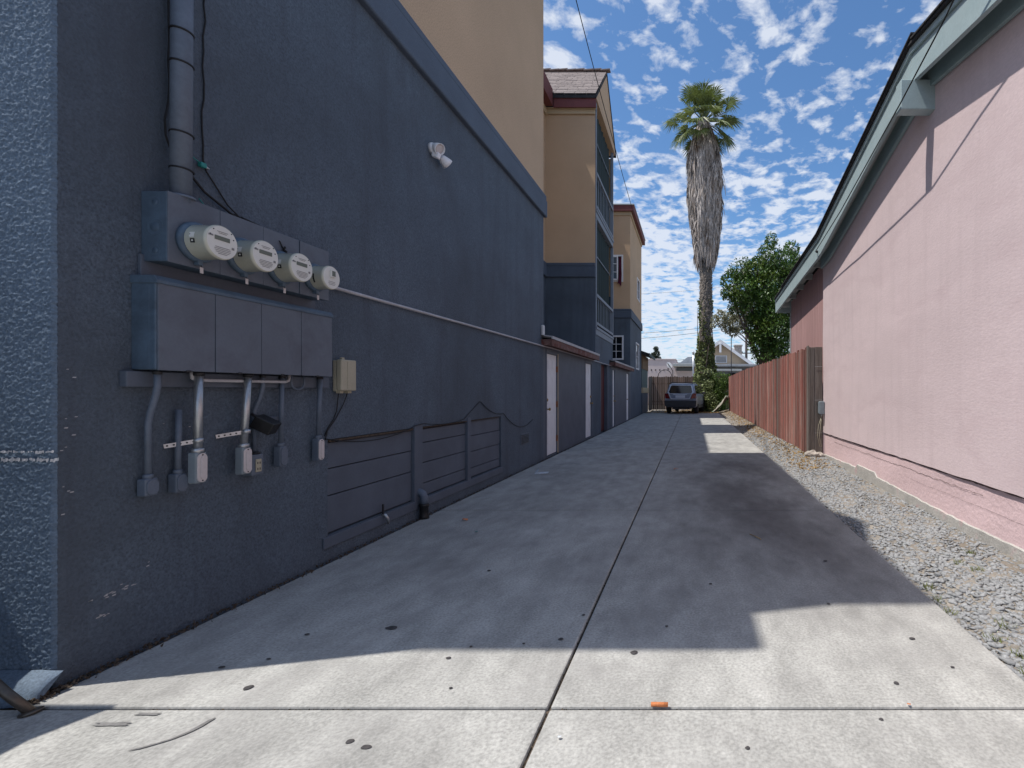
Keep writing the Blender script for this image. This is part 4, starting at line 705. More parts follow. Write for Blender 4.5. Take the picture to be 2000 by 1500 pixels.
for (x, yr, s, lb_) in ((2.22, 9.12, .10, 'pale broken rock at the near end of the red fence'), (2.36, 9.15, .075, 'smaller rock wedged between fence end and pink wall')):
    bm = bmesh.new(); bmesh.ops.create_icosphere(bm, subdivisions=3, radius=1)
    for v in bm.verts: f = 1 + .22 * math.sin(v.co.x * 4 + 1) * math.cos(v.co.y * 5) + .08 * random.uniform(-1, 1); v.co = Vector((v.co.x * s * 1.3 * f, v.co.y * s * f, v.co.z * s * .75 * f))
    me = bpy.data.meshes.new('rock'); bm.to_mesh(me); bm.free(); me.materials.append(MT['rock']); o = bpy.data.objects.new('rock', me); C.objects.link(o); o.location = (x, yr, float(bank(x, yr)) + s * .35); tag(o, lb_, 'rock', 'rocks at the fence end')
# weeds and litter
WL = ['lone weed tuft second from the bottom along the concrete edge', 'weed tuft nearest the camera beside the concrete edge', 'weed tuft third along the concrete edge from the camera', 'weed tuft fourth along the concrete edge from the camera', 'weed tuft in the bare dirt patch near the pink wall', 'weed tuft just in front of the dirt patch tuft', 'weed tuft closest to the pink wall footing', 'farthest weed tuft along the concrete edge', 'weed tuft in the middle of the near gravel', 'low weed tuft in the gravel behind the nearest one']
ws = [(1.62, 2.62), (1.57, 2.30), (1.545, 2.95), (1.56, 3.12), (2.02, 3.70), (2.06, 3.55), (2.2, 3.9), (1.60, 3.32), (1.75, 2.75), (1.65, 2.45)]
for i, (x, y) in enumerate(ws):
    n = 34; a = rng.random(n) * 6.28; l = .02 + .05 * rng.random(n); z0 = float(bank(x, y)); b = np.stack([x + rng.normal(size=n) * .02, y + rng.normal(size=n) * .02, np.full(n, z0)], -1); t = b + np.stack([np.cos(a) * l * .7, np.sin(a) * l * .7, l * .7], -1); w = np.stack([-np.sin(a), np.cos(a), a * 0], -1) * .0035
    V = np.stack([b - w, b + w, t], 1).reshape(-1, 3); tag(arrmesh('weed_tuft', V, np.arange(3 * n).reshape(n, 3), 'weed'), WL[i], 'weed', 'weed tufts in the gravel')
LG = 'litter on the driveway'
o = tag(MB().tube([(-.17, 2.031, .012), (-.10, 2.029, .012)], .009, 10).build('litter_stub', 'orange'), 'orange rolled stub lying on the near cross joint', 'litter')
def scrap(x, y, s, m, label, lift=.012):
    b = MB(); n = 9; b.v = [(x, y, .004 + lift)] + [(x + s * (1 + .3 * math.sin(k * 2.3)) * math.cos(6.283 * k / n), y + s * .7 * math.sin(6.283 * k / n), .004 + lift * random.random()) for k in range(n)]; b.f = [(0, 1 + k, 1 + (k + 1) % n) for k in range(n)]; b.sm = [False] * n; return tag(b.build('litter_scrap' if m != 'dry_leaf' else 'fallen_leaf', m), label, 'litter' if m != 'dry_leaf' else 'leaf')
scrap(-.269, 8.06, .04, 'orange', 'orange leaf lying in the shade mid driveway', .03); scrap(-2.28, 4.93, .028, 'orange', 'small orange-brown scrap near the standpipe', .02); scrap(-1.996, 4.54, .016, 'tape_teal', 'tiny blue-green scrap on the shaded concrete', .004)
scrap(-.5, 1.85, .008, 'paper', 'tiny white scrap beside the centre joint', .004); scrap(.9, 2.04, .008, 'orange', 'tiny orange crumb on the cross joint at the right', .006)
NP = thing('crumpled_paper', 'flattened pale paper packet near the first white door', 'litter', (-2.38, 7.7, 0)); MB().obox((-2.36, 7.7, .012), (.10, .02, .004), (-.01, .06, 0), (0, 0, .006)).build('packet', 'paper', NP, .003); MB().obox((-2.45, 7.74, .03), (.025, .01, .02), (-.01, .05, .01), (.004, 0, .006)).build('torn_flap', 'paper', NP, .002)
tag(MB().tube([(.52, 4.45, .008), (.57, 4.36, .010), (.60, 4.30, .006)], .004, 6).build('twig', 'dry_leaf'), 'thin pale twig on the stained right lane', 'twig')

# ------------------------------------------------------------------ end of the driveway: back fence, car, debris
BF = thing('back_fence', 'brown dog-eared board fence behind the parked car', 'fence', (-1, 33, 0))
x = -2.95
while x < 2.6:
    w = random.uniform(.125, .145); h = 2.22 + random.uniform(-.03, .03); MB().prism([(x, 33, 0), (x + w, 33, 0), (x + w, 33, h - .04), (x + w - .035, 33, h), (x + .035, 33, h), (x, 33, h - .04)], (0, .02, 0)).build('board', 'fence_brown', BF); x += w + .008
for z in (.5, 1.7): box('rail', 'fence_brown', BF, -2.95, 2.6, 33.022, 33.06, z, z + .09)
SFc = thing('short_side_fence', 'short grey board fence beside the green house', 'fence', (-2.75, 32, 0))
y = 30.9
while y < 32.9: MB().box(-2.72, -2.70, y, y + .135, 0, 2.15 + random.uniform(-.04, .04)).build('board', 'fence_grey', SFc, .003); y += .142

CAR = thing('parked_car', 'silver-blue compact SUV parked at the end of the driveway, seen from behind', 'car', (-.66, 27.0, 0))
CAR.rotation_euler = (0, 0, R(-8)); CAR.scale = (1.03, 1.03, 1.08)
def loft(secs, name, m, parent, cap=True):
    """secs: list of (y, [(x,z) half profile bottom->top]) mirrored"""
    b = MB(); n = len(secs[0][1]); k = 2 * n
    for y, pr in secs:
        for (px, pz) in pr: b.v.append((px, y(pz) if callable(y) else y, pz))
        for (px, pz) in reversed(pr): b.v.append((-px, y(pz) if callable(y) else y, pz))
    for i in range(len(secs) - 1):
        for q in range(k): b.f.append((i * k + q, i * k + (q + 1) % k, (i + 1) * k + (q + 1) % k, (i + 1) * k + q)); b.sm.append(True)
    if cap: b.f += [tuple(range(k)), tuple(reversed(range((len(secs) - 1) * k, len(secs) * k)))]; b.sm += [False, False]
    off = CAR.location; b.v = [tuple(Vector(v) + off) for v in b.v]; return b.build(name, m, parent)
pr = lambda w, zb, zt, f=1.0: [(w * .90, zb), (w * .985, zb + .08), (w, zb + (zt - zb) * .5), (w * .99, zb + (zt - zb) * .8), (w * .955 * f, zt)]
loft([(.06, pr(.80, .50, .95)), (.03, pr(.83, .42, .97)), (.14, pr(.862, .34, 1.0)), (.6, pr(.868, .30, 1.01)), (1.6, pr(.868, .28, 1.01)), (2.6, pr(.868, .28, 1.0)), (3.3, pr(.865, .28, .98)), (4.0, pr(.84, .30, .90)), (4.35, pr(.76, .34, .80)), (4.45, pr(.66, .42, .70))], 'body', 'car_silver', CAR)
gp = lambda w0, w1, z0, z1: [(w0, z0), (w0 * .5 + w1 * .5 + .01, z0 * .5 + z1 * .5), (w1, z1 - .05), (w1 - .06, z1)]
loft([(.10, gp(.80, .785, .94, 1.02)), (.26, gp(.80, .70, .94, 1.40)), (.40, gp(.80, .66, .94, 1.53)), (.9, gp(.80, .655, .94, 1.565)), (1.8, gp(.80, .655, .94, 1.57)), (2.35, gp(.80, .65, .94, 1.53)), (2.8, gp(.80, .70, .94, 1.25)), (3.15, gp(.80, .77, .94, 1.0))], 'cabin', 'car_silver', CAR)
def cpart(b, name, m, bev=0): b.v = [tuple(Vector(v) + CAR.location) for v in b.v]; return b.build(name, m, CAR, bev)
# rear glass follows the slanted hatch
def hatch(z): return .10 + (z - 1.02) * .42
hw = lambda z: .79 - max(0, (z - .98)) * .20
def hpoly(pts, name, m, off, th=.012): b = MB(); b.prism([(x, hatch(z) - off, z) for x, z in pts], (0, th, 0)); return cpart(b, name, m)
hpoly([(-.63, 1.02), (.63, 1.02), (.70, 1.10), (.60, 1.45), (.53, 1.49), (-.53, 1.49), (-.60, 1.45), (-.70, 1.10)], 'hatch_frame', 'car_trim', .02)
hpoly([(-.58, 1.05), (.58, 1.05), (.64, 1.12), (.555, 1.42), (.50, 1.455), (-.50, 1.455), (-.555, 1.42), (-.64, 1.12)], 'rear_window', 'glass_dark', .032)
b = MB(); b.prism([(-.60, -.0, 1.03), (.60, -.0, 1.03), (.48, -.0, .78), (-.48, -.0, .78)], (0, .05, 0)); cpart(b, 'tailgate', 'car_silver', .01)
b = MB(); b.prism([(-.64, -.006, 1.04), (-.60, -.006, 1.04), (-.475, -.006, .79), (.475, -.006, .79), (.60, -.006, 1.04), (.64, -.006, 1.04), (.50, -.006, .75), (-.50, -.006, .75)], (0, .03, 0)); cpart(b, 'hatch_edge', 'car_trim')
b = MB(); b.box(-.26, .26, -.012, .0, .82, .95); cpart(b, 'number_plate', 'car_trim', .005)
b = MB(); b.box(-.38, .38, -.02, .0, .965, 1.0); cpart(b, 'tailgate_handle', 'car_trim', .008)
for s in (-1, 1):
    b = MB(); b.prism([(s * .66, .0, 1.05), (s * .84, .03, 1.05), (s * .865, .06, .80), (s * .56, -.005, .78)], (0, .10, 0)); cpart(b, 'tail_lamp', 'tail_red', .012)
    b = MB(); b.prism([(s * .81, .55, 1.03), (s * .808, 1.15, 1.03), (s * .675, 1.15, 1.46), (s * .69, .5, 1.40)], (s * .012, 0, 0)); cpart(b, 'side_window', 'glass_dark')
    b = MB(); b.prism([(s * .81, 1.2, 1.03), (s * .81, 2.85, 1.03), (s * .69, 2.25, 1.45), (s * .675, 1.2, 1.46)], (s * .012, 0, 0)); cpart(b, 'side_window', 'glass_dark')
    b = MB(); b.tube([(s * .60, .5, 1.56), (s * .60, .6, 1.61), (s * .60, 1.9, 1.62), (s * .60, 2.0, 1.57)], .018, 8); cpart(b, 'roof_rail', 'car_dark')
    b = MB(); b.box(s * .855 - .02, s * .855 + .02, .9, 3.2, .28, .44); cpart(b, 'sill_cladding', 'car_dark', .01)
    b = MB(); b.obox((s * .95, 2.72, 1.06), (.08, 0, 0), (0, .05, 0), (0, 0, .06)); cpart(b, 'wing_mirror', 'car_dark', .02)
    for yw in (.80, 3.40):
        t = MB(); t.lathe((s * .66, yw, .33), (s, 0, 0), [(0, .22), (0, .30), (.02, .325), (.17, .328), (.20, .30), (.20, .22)], 28); t = cpart(t, 'tyre', 'tyre')
        q = MB(); q.lathe((s * .68, yw, .33), (s, 0, 0), [(0, .21), (.165, .215), (.172, .19), (.15, .16), (.16, .05), (.17, .02)], 20); q.v = [tuple(Vector(v) + CAR.location) for v in q.v]; q.build('rim', 'car_trim', t)
b = MB(); b.prism([(-.87, -.05, .68), (.87, -.05, .68), (.84, -.045, .42), (.70, -.03, .34), (-.70, -.03, .34), (-.84, -.045, .42)], (0, .22, 0)); cpart(b, 'rear_bumper', 'car_dark', .025)
b = MB(); b.box(-.42, .42, .12, 4.1, .24, .36); cpart(b, 'underbody', 'car_dark'); b = MB(); b.box(-.60, .60, .42, .50, 1.60, 1.63); cpart(b, 'roof_bar', 'car_dark', .006)
LP = thing('discarded_carpet', 'dirty rolled-out carpet and board leaning on the red fence end', 'carpet', (1.75, 28.4, 0))
b = MB(); n = 12
for i in range(n + 1):
    t = i / n; px = 1.15 + .85 * t; pz = .03 + .95 * t ** 1.3
    for j in range(7): b.v.append((px + .03 * math.sin(j * 2 + i), 28.2 + .14 * j + .05 * math.sin(i * .9), pz + .03 * math.sin(j * 1.7 + i * .8)))
for i in range(n):
    for j in range(6): q = i * 7 + j; b.f.append((q, q + 7, q + 8, q + 1)); b.sm.append(True)
b.build('carpet_sheet', 'carpet', LP); MB().obox((1.72, 28.9, .5), (.42, 0, .48), (0, .35, 0), (.018, 0, -.016)).build('leaning_board', 'fence_grey', LP, .004)

# ------------------------------------------------------------------ palm with dead-frond skirt and ivy
PX, PY = .78, 31.6
PT = thing('fan_palm', 'tall shaggy fan palm with grey dead-frond skirt behind the car', 'palm tree', (PX, PY, 0))
cxz = lambda z: PX - .0 + .0 * z + (.10 if z > 9 else .10 * z / 9) - (.022 * max(0, z - 12))
tr = MB(); nz_, na_ = 110, 18
for i in range(nz_):
    z = 18.6 * i / (nz_ - 1); r0 = .40 - .004 * min(z, 6)
    for k in range(na_):
        a = 2 * math.pi * k / na_; rr = r0 * (1 + .10 * (((i + k * 3) % 4) / 3 - .5)) + random.uniform(-.02, .02); tr.v.append((cxz(z) + rr * math.cos(a), PY + rr * math.sin(a), z))
for i in range(nz_ - 1):
    for k in range(na_): tr.f.append((i * na_ + k, i * na_ + (k + 1) % na_, (i + 1) * na_ + (k + 1) % na_, (i + 1) * na_ + k)); tr.sm.append(False)
tk = tr.build('trunk', 'palm_trunk', PT)
n = 1500; z = rng.uniform(4, 10.3, n); a = rng.random(n) * 6.283; r = .37; ctr = np.stack([PX + .1 + r * np.cos(a), PY + r * np.sin(a), z], -1); out = np.stack([np.cos(a), np.sin(a), np.full(n, .9)], -1); tip = ctr + out * (.05 + .05 * rng.random(n))[:, None]; tg = np.stack([-np.sin(a), np.cos(a), 0 * a], -1) * .07; dn = np.array([0, 0, -.09])
V = np.stack([ctr - tg, ctr + tg, tip, ctr + dn], 1).reshape(-1, 3); F0 = np.arange(4 * n).reshape(n, 4); F = np.concatenate([F0[:, [0, 1, 2]], F0[:, [0, 2, 3]], F0[:, [1, 3, 2]]]); tag(arrmesh('leaf_base_stubs', V, F, 'palm_trunk', PT), kind='stuff')
zs = np.array([9.3, 10.0, 11.0, 12.5, 14.0, 15.3, 16.2, 16.9, 17.7, 18.7]); rs = np.array([.55, .68, .82, .98, 1.06, 1.06, 1.02, .86, .56, .32])
nf = 420; fz = 10.3 + 8.5 * rng.random(nf) ** .95; fa = rng.random(nf) * 6.283; fl = 1.0 + 1.1 * rng.random(nf); fsp = .10 + .16 * rng.random(nf); fout = .86 + .22 * rng.random(nf) ** 1.5
k_ = rng.integers(0, nf, 11500); n = len(k_); u = rng.random(n); z = fz[k_] - u * .35; L = np.minimum(fl[k_] * (.55 + .5 * rng.random(n)), z - 9.35 + .6 * rng.random(n)); sp = rng.normal(size=n)
a = fa[k_] + sp * fsp[k_] * .35; a2 = fa[k_] + sp * fsp[k_]; rr = np.interp(z, zs, rs) * fout[k_] * (.86 + .08 * rng.random(n)); zl = z - L; rl = np.interp(zl, zs, rs) * fout[k_] * (.95 + .12 * rng.random(n)); stray = rng.random(n) < .006; rl[stray] += .35
cxa = np.array([cxz(q) for q in z]); top = np.stack([cxa + rr * np.cos(a), PY + rr * np.sin(a), z], -1); bot = np.stack([cxa + rl * np.cos(a2), PY + rl * np.sin(a2), zl], -1); mid = (top + bot) / 2 + np.stack([np.cos(a), np.sin(a), 0 * a], -1) * (.05 + .06 * rng.random(n))[:, None]
wv = rng.normal(size=(n, 3)) * .018 + np.stack([-np.sin(a), np.cos(a), 0 * a], -1) * (.018 + .026 * rng.random(n))[:, None]
V = np.stack([top - wv * .6, top + wv * .6, mid + wv, mid - wv, bot], 1).reshape(-1, 3); b0 = np.arange(n) * 5; F = np.concatenate([np.stack([b0, b0 + 1, b0 + 2], -1), np.stack([b0, b0 + 2, b0 + 3], -1), np.stack([b0 + 3, b0 + 2, b0 + 4], -1)])
tag(arrmesh('dead_frond_skirt', V, F, 'palm_skirt', PT), kind='stuff')
sk = MB(); nn_ = 20
for i in range(24):
    zz_ = 9.9 + 8.9 * i / 23; r_ = float(np.interp(zz_, zs, rs)) * .72
    for k in range(nn_): aa = 2 * math.pi * k / nn_; sk.v.append((cxz(zz_) + r_ * math.cos(aa) * random.uniform(.92, 1.06), PY + r_ * math.sin(aa) * random.uniform(.92, 1.06), zz_))
for i in range(23):
    for k in range(nn_): sk.f.append((i * nn_ + k, i * nn_ + (k + 1) % nn_, (i + 1) * nn_ + (k + 1) % nn_, (i + 1) * nn_ + k)); sk.sm.append(False)
sk.build('skirt_core', 'palm_skirt', PT)
crown = Vector((cxz(18.6) - .02, PY, 18.55))
def frond(az, elv, L1, Rf, droop):
    b = MB(); d = Vector((math.cos(az) * math.cos(elv), math.sin(az) * math.cos(elv), math.sin(elv))); side = Vector((-math.sin(az), math.cos(az), 0)); upv = side.cross(d) * -1
    if upv.z < 0: upv = -upv
    pts = [crown + d * L1 * t - Vector((0, 0, droop * .35 * t * t)) for t in (0, .33, .66, 1)]; b.tube(pts, [.05, .035, .028, .022], 6)
    hub = pts[-1]; d2 = (pts[-1] - pts[-2]).normalized(); side = d2.cross(Vector((0, 0, 1))).normalized() if abs(d2.z) < .98 else side; upv = side.cross(d2)
    ns = 34
    for i in range(ns):
        th = R(-128) + R(256) * i / (ns - 1) + random.uniform(-.03, .03); l = Rf * (.72 + .28 * math.cos(th * .7)) * random.uniform(.9, 1.08); dd_ = d2 * math.cos(th) + side * math.sin(th); w = dd_.cross(upv).normalized() * (.033 * Rf)
        m1 = hub + dd_ * l * .55 + upv * .05; tip = hub + dd_ * l - Vector((0, 0, (.10 + .30 * random.random()) * l)) + upv * .02; fold = upv * .018
        b.add([hub, m1 - w - fold, m1 + w - fold, m1 + fold, tip], [(0, 1, 3), (0, 3, 2), (1, 4, 3), (3, 4, 2)])
    return b.build('frond', 'palm_leaf', PT)
for i in range(38):
    az_ = i * 2.39996 + random.uniform(-.3, .3); t = i / 37; e_ = R(84 - 130 * t + random.uniform(-10, 10)); frond(az_, e_, random.uniform(1.15, 1.95), random.uniform(.9, 1.2), .1 + .6 * t)
for az_, e_, l_ in ((2.3, 1.15, 2.6), (1.2, 1.35, 2.7), (.15, .42, 2.5)): d = Vector((math.cos(az_) * math.cos(e_), math.sin(az_) * .2, math.sin(e_))); MB().tube([crown, crown + d * l_ * .6, crown + d * l_], [.03, .018, .006], 5).build('flower_stalk', 'bark', PT)
IV = thing('ivy', 'green ivy climbing the lower half of the palm trunk', 'ivy', (PX, PY - .3, 0))
n = 4500; z = np.concatenate([4.6 * rng.random(3700) ** 1.15, 4.2 + 3.0 * rng.random(800) ** 1.6]); a = rng.random(n) * 6.283
ir = np.interp(z, [0, .8, 1.6, 2.4, 3.0, 4.0, 5.0, 7.3], [.85, .9, .95, .8, .60, .50, .44, .40]) * (1 + .16 * np.sin(a * 2 + z * 2.1) + .1 * np.sin(z * 5 + a * 3)); rr = ir * np.sqrt(.5 + .5 * rng.random(n))
c = np.stack([PX + .06 + rr * np.cos(a), PY + rr * np.sin(a), z], -1); V, F = leaves(c, .19, .5, .8); tag(arrmesh('ivy_leaves', V, F, 'leaf_ivy', IV), kind='stuff')
for q in range(5): MB().tube([(PX + .5 * math.cos(q * 1.3), PY + .5 * math.sin(q * 1.3), 0)] + [(PX + .06 + .52 * math.cos(q * 1.3 + zz_ * .3), PY + .52 * math.sin(q * 1.3 + zz_ * .3), zz_) for zz_ in (1, 2.2, 3.5, 5, 6.6)], [.05, .045, .04, .03, .025, .012], 6).build('vine_stem', 'bark', IV)
# ------------------------------------------------------------------ trees and shrubs
def tree(name, label, cat, base, blobs, nleaf, lsize, m, trunk_r, limbs, grp=None, up=.25, asp=.5):
    T = thing(name, label, cat, base, grp); B = Vector(base); top = max(b[2] for b in blobs)
    lo = min(b[2] - b[3] * .3 for b in blobs); fork = B + Vector((0, 0, max(.6, (lo - base[2]) * .8)))
    MB().tube([B, B.lerp(fork, .5) + Vector((.05, 0, 0)), fork], [trunk_r * 1.25, trunk_r, trunk_r * .85], 10).build('trunk', 'bark', T)
    for bl in blobs[:limbs]:
        c = Vector(bl[:3]); mid = fork.lerp(c, .5) + Vector((random.uniform(-.15, .15), random.uniform(-.15, .15), .12)); MB().tube([fork - Vector((0, 0, .1)), mid, c + Vector((0, 0, bl[3] * .3))], [trunk_r * .6, trunk_r * .4, trunk_r * .12], 7).build('limb', 'bark', T)
    wts = np.array([b[3] ** 2 * (b[4] if len(b) > 4 else 1) for b in blobs]); wts /= wts.sum(); idx = rng.choice(len(blobs), nleaf, p=wts); bc = np.array([b[:3] for b in blobs])[idx]; br = np.array([b[3] for b in blobs])[idx]; bv = np.array([b[4] if len(b) > 4 else 1. for b in blobs])[idx]
    d = rng.normal(size=(nleaf, 3)); d /= np.linalg.norm(d, axis=1)[:, None]; rad = br * (.45 + .6 * rng.random(nleaf) ** .6)
    # small twig clusters so that the outline breaks up
    tw = rng.integers(0, 60, nleaf); tdir = rng.normal(size=(len(blobs), 60, 3)); tdir /= np.linalg.norm(tdir, axis=2)[..., None]; d = d * .45 + tdir[idx, tw]; d /= np.linalg.norm(d, axis=1)[:, None]; d[:, 2] *= bv
    V, F = leaves(bc + d * rad[:, None], lsize, up, asp); tag(arrmesh('crown', V, F, m, T), kind='stuff'); return T
D_ = 22.0
tree('broadleaf_tree', 'dense glossy green broadleaf tree behind the red fence', 'tree', (3.3, 22, 0),
     [(1.75, 22, 6.15, .5), (2.2, 21.9, 6.65, .58), (1.65, 22, 5.65, .4), (2.3, 21.8, 5.75, .72), (2.05, 22, 5.15, .5), (2.9, 21.9, 6.5, .7), (3.5, 22, 7.3, .62), (3.2, 22.1, 6.9, .6), (4.2, 22, 7.0, .7), (4.7, 22.1, 6.5, .75), (3.9, 21.8, 6.2, .85), (3.2, 21.8, 5.7, .85), (2.8, 21.8, 5.0, .7), (3.6, 21.8, 4.9, .95), (4.4, 21.9, 5.4, .95), (3.0, 21.8, 4.1, .72), (3.8, 21.8, 3.9, 1.0), (2.95, 21.9, 3.3, .5), (3.5, 21.9, 2.8, .8), (4.3, 22, 3.1, 1.0), (3.55, 22, 7.95, .3, 1.4), (4.45, 22, 7.6, .38), (5.1, 22, 5.6, .9), (5.0, 22, 4.3, 1.0), (2.5, 22.4, 6.1, .7), (3.6, 22.6, 6.0, 1.1), (3.6, 22.6, 4.4, 1.1)], 34000, .125, 'leaf_green', .14, 12, asp=.45)
tree('dusty_tree', 'thin dusty olive-leaved branch mass between palm and green tree', 'tree', (3.5, 26.5, 0),
     [(1.6, 26.4, 5.0, .36), (1.95, 26.5, 4.75, .42), (2.35, 26.4, 4.85, .45), (1.25, 26.5, 5.15, .26), (2.3, 26.5, 5.45, .4), (2.75, 26.5, 5.0, .45), (2.2, 26.4, 4.4, .26), (2.7, 26.4, 5.9, .42), (1.5, 26.4, 5.5, .18), (3.1, 26.4, 5.3, .5), (1.1, 26.4, 4.75, .16), (1.75, 26.4, 5.35, .24), (2.55, 26.3, 4.5, .24), (3.1, 26.3, 6.1, .5), (2.05, 26.5, 5.2, .35)], 7000, .10, 'leaf_dull', .05, 5, asp=.42)
tree('leafy_shrub', 'dark leafy shrub at the corner between palm and red fence', 'shrub', (1.75, 31.2, 0), [(1.7, 31, 1.9, .62), (2.0, 31.1, 1.3, .6), (1.5, 30.9, 1.1, .6), (1.85, 31, .6, .6), (2.25, 31.2, 2.0, .35), (1.4, 30.8, .5, .5)], 4200, .14, 'leaf_shrub', .05, 4)
tree('dry_vine_shrub', 'low sunlit vine shrub at the foot of the palm beside the car', 'shrub', (1.15, 30.4, 0), [(1.15, 30.3, .8, .42), (1.35, 30.2, .3, .4), (.95, 30.4, 1.25, .32), (1.05, 30.5, 1.7, .3)], 1300, .12, 'leaf_ivy', .03, 2)
tree('far_conifer', 'small dark conifer on the skyline above the pale stucco building', 'tree', (-7.2, 95, 0), [(-7.3, 95, 7.0, .8), (-6.9, 95, 8.3, .7), (-7.5, 95, 8.2, .45), (-7.0, 95, 9.3, .5), (-6.6, 95, 7.4, .6), (-7.8, 95, 7.2, .4)], 1500, .3, 'conifer', .25, 5)

# ------------------------------------------------------------------ neighbours behind
G = thing('green_house', 'small dull green and brown house past the apartment building', 'house', (-4, 29, 0))
MB().box(-6, -2.76, 27.2, 30.7, 0, 1.15).build('lower_wall', 'blue_smooth', G); MB().box(-6, -2.72, 27.2, 30.74, 1.15, 1.45).build('trim', 'tan_trim', G, .01); MB().box(-6, -2.78, 27.2, 30.7, 1.45, 2.5).build('green_wall', 'green_wall', G); MB().box(-6, -2.75, 27.2, 30.72, 2.5, 3.3).build('upper_wall', 'brown_wall', G); MB().prism([(-2.35, 26.9, 3.22), (-6, 26.9, 4.5), (-6, 26.9, 4.6), (-2.35, 26.9, 3.32)], (0, 4.1, 0)).build('roof', 'dark_shingle', G); MB().box(-2.37, -2.33, 26.9, 31, 3.18, 3.34).build('eave_board', 'green_wall', G)
ST = thing('stucco_outbuilding', 'pale pink flat-roofed stucco building with a row of dark vents', 'building', (-2.5, 46, 0))
MB().box(-9, -1.55, 46, 54, 0, 4.15).build('wall', 'stucco_white', ST, .02); MB().box(-9.05, -1.5, 45.94, 54, 4.15, 4.25).build('parapet_cap', 'stucco_white', ST, .02)
for i in range(7): MB().lathe((-4.6 + .39 * i, 46, 3.2 + (.0 if i < 6 else .1)), (0, -1, 0), [(0, .07), (.02, .07), (.03, .04)], 10).build('vent', 'black_plastic', ST)
HB = thing('peach_house', 'peach gabled bungalow with louvred attic vent behind the palm', 'house', (3, 47, 0))
pk = (2.6, 5.75); sl = .72
MB().prism([(-.6, 46, 0), (6.6, 46, 0), (6.6, 46, pk[1] - 4 * sl), (pk[0], 46, pk[1]), (-.6, 46, pk[1] - 3.2 * sl)], (0, 8, 0)).build('wall', 'peach_wall', HB)
for s, L in ((-1, 3.6), (1, 4.6)):
    MB().prism([(pk[0], 45.45, pk[1] + .10), (pk[0] + s * L, 45.45, pk[1] + .10 - L * sl), (pk[0] + s * L, 45.45, pk[1] + .24 - L * sl), (pk[0], 45.45, pk[1] + .24)], (0, 9, 0)).build('roof_slope', 'grey_roof', HB); MB().prism([(pk[0], 45.4, pk[1] - .10), (pk[0] + s * L, 45.4, pk[1] - .10 - L * sl), (pk[0] + s * L, 45.4, pk[1] + .2 - L * sl), (pk[0], 45.4, pk[1] + .2)], (0, .06, 0)).build('barge_board', 'white_paint', HB)
box('gable_bracket', 'white_paint', HB, pk[0] - .09, pk[0] + .09, 45.3, 46, pk[1] - .95, pk[1] - .12); vt = MB().box(2.15, 3.25, 45.93, 45.99, 3.85, 4.55).build('attic_vent', 'white_paint', HB, .01); MB().box(2.23, 3.17, 45.915, 45.93, 3.92, 4.48).build('vent_dark', 'black_plastic', vt)
for i in range(6): MB().obox((2.7, 45.90, 3.97 + .093 * i), (.47, 0, 0), (0, .012, -.010), (0, .003, .010)).build('slat', 'white_paint', vt)
ch = MB().box(4.15, 4.85, 48, 48.7, 3.5, 5.6).build('chimney', 'brick_pale', HB, .02); MB().box(4.08, 4.92, 47.93, 48.77, 5.6, 5.75).build('chimney_cap', 'brick_pale', ch, .02)
MB().box(-.2, 8, 43.6, 46.0, 3.42, 3.62).build('porch_roof', 'grey_roof', HB, .02); MB().box(1.9, 4.4, 43.5, 44.2, 3.0, 3.18).build('awning', 'soffit', HB, .02); MB().box(2, 8, 45.9, 45.98, 0, 3.4).build('porch_wall', 'rail_grey', HB)
for xx in (3.4, 4.4, 5.3): box('porch_window', 'glass_dark', HB, xx, xx + .6, 45.86, 45.9, 1.8, 2.9)
CP = thing('carport', 'low flat carport roof with dark clerestory above the back fence', 'carport', (-.8, 42, 0))
MB().box(-1.6, .35, 40.5, 44, 3.28, 3.5).build('roof', 'soffit', CP, .02); MB().box(-1.35, .1, 42, 42.1, 2.95, 3.28).build('clerestory', 'glass_dark', CP); MB().box(-1.5, .2, 41.9, 43.9, 0, 2.95).build('wall', 'stucco_white', CP); MB().prism([(-1.6, 44.2, 3.4), (.6, 44.2, 3.4), (.1, 44.2, 4.3), (-.4, 44.2, 4.3)], (0, 3, 0)).build('rear_roof', 'grey_roof', CP)
tag(MB().tube([(.08, 40, 0), (.08, 40, 4.3)], .055, 10).lathe((.08, 40, 4.3), (0, 0, 1), [(0, .11), (.12, .11), (.16, .04)], 12).build('vent_stack', 'galvanised'), 'thin metal flue pipe with cap left of the palm', 'flue pipe')
SD = thing('satellite_dish', 'small satellite dish on an arm left of the carport', 'satellite dish', (-1.6, 41, 0)); MB().tube([(-1.62, 41, 0), (-1.62, 41, 2.9), (-1.8, 40.9, 3.2), (-2.05, 40.8, 3.55)], .03, 7).build('arm', 'dark_metal', SD); MB().lathe((-1.95, 41, 3.35), (.5, -.6, .4), [(0, .02), (.03, .16), (.08, .28), (.09, .28)], 18).build('dish', 'white_metal', SD)
tag(MB().tube([(-2.0 + .5 * math.cos(a), 36, 2.3 + .5 * math.sin(a)) for a in np.linspace(0, math.pi, 14)], .025, 6).build('trellis_hoop', 'dark_metal'), 'dark metal hoop showing over the back fence', 'hoop')
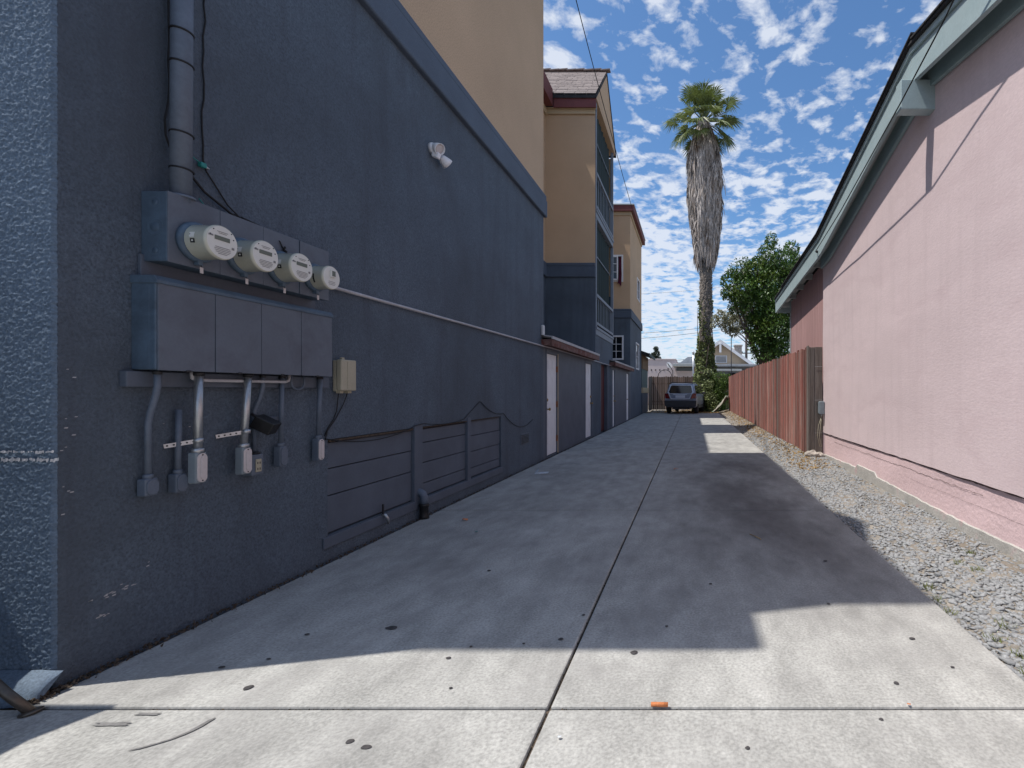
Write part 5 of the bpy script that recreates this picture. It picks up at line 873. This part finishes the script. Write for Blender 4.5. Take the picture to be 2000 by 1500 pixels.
FR = thing('far_roof', 'distant house top with a narrow brown window above the stucco building', 'house', (-1.8, 70, 0)); MB().box(-3.4, 2, 70, 78, 0, 5.0).build('wall', 'stucco_white', FR); MB().box(-3.9, -.4, 69.6, 78, 5.0, 5.25).build('roof', 'grey_roof', FR, .02); MB().box(-3.1, -1.6, 69.95, 70, 4.5, 4.8).build('window', 'brown_wall', FR); MB().box(-1.5, 1, 69, 77, 4.1, 4.6).build('lower_roof', 'white_metal', FR)
UP = thing('utility_pole', 'wooden utility pole with crossarm behind the green tree', 'utility pole', (6.6, 60, 0)); MB().tube([(6.6, 60, 0), (6.6, 60, 12)], [.19, .13], 10).build('pole', 'pole_wood', UP)
for z, w in ((5.75, 1.4), (11.2, 1.3)): box('crossarm', 'pole_wood', UP, 6.6 - w, 6.6 + w, 59.8, 59.9, z, z + .12)
for xx in (5.5, 6.1, 7.2, 7.8): MB().lathe((xx, 59.85, 5.87), (0, 0, 1), [(0, .03), (.05, .07), (.12, .05), (.16, .02)], 8).build('insulator', 'dark_metal', UP)
tag(MB().tube([(3.02, 38, 0), (3.02, 38, 5.35)], .035, 8).build('antenna_mast', 'dark_metal'), 'thin dark mast standing in front of the peach gable', 'mast')
for i, (z0, z1, lb_) in enumerate(((8.1, 9.2, 'lower of two overhead wires crossing the sky left of the palm'), (8.9, 9.6, 'upper of two overhead wires crossing the sky left of the palm'), (5.3, 5.9, 'faint overhead wire low above the far roofs'), (13.9, 14.3, 'highest thin overhead wire in the gap beside the palm'))):
    tag(MB().tube(sag((-14, 62, z0 - .6), (6.6, 60, z1), .4, 16), .022 if i != 3 else .012, 5).build('overhead_wire', 'cable_black'), lb_, 'wire', 'overhead wires behind the houses')
wire('service_wire', 'black wire sloping down the sky to the tan third block', 'wire', [sag((-2.69, 11.35, 10.35), (-2.62, 22.1, 9.22), .12, 14) ], .011)
tag(MB().tube(sag((-2.69, 11.35, 10.35), (-4.6, 3.6, 12.2), .1, 12), .011, 6).build('service_wire', 'cable_black'), 'near run of the black service wire passing overhead', 'wire')
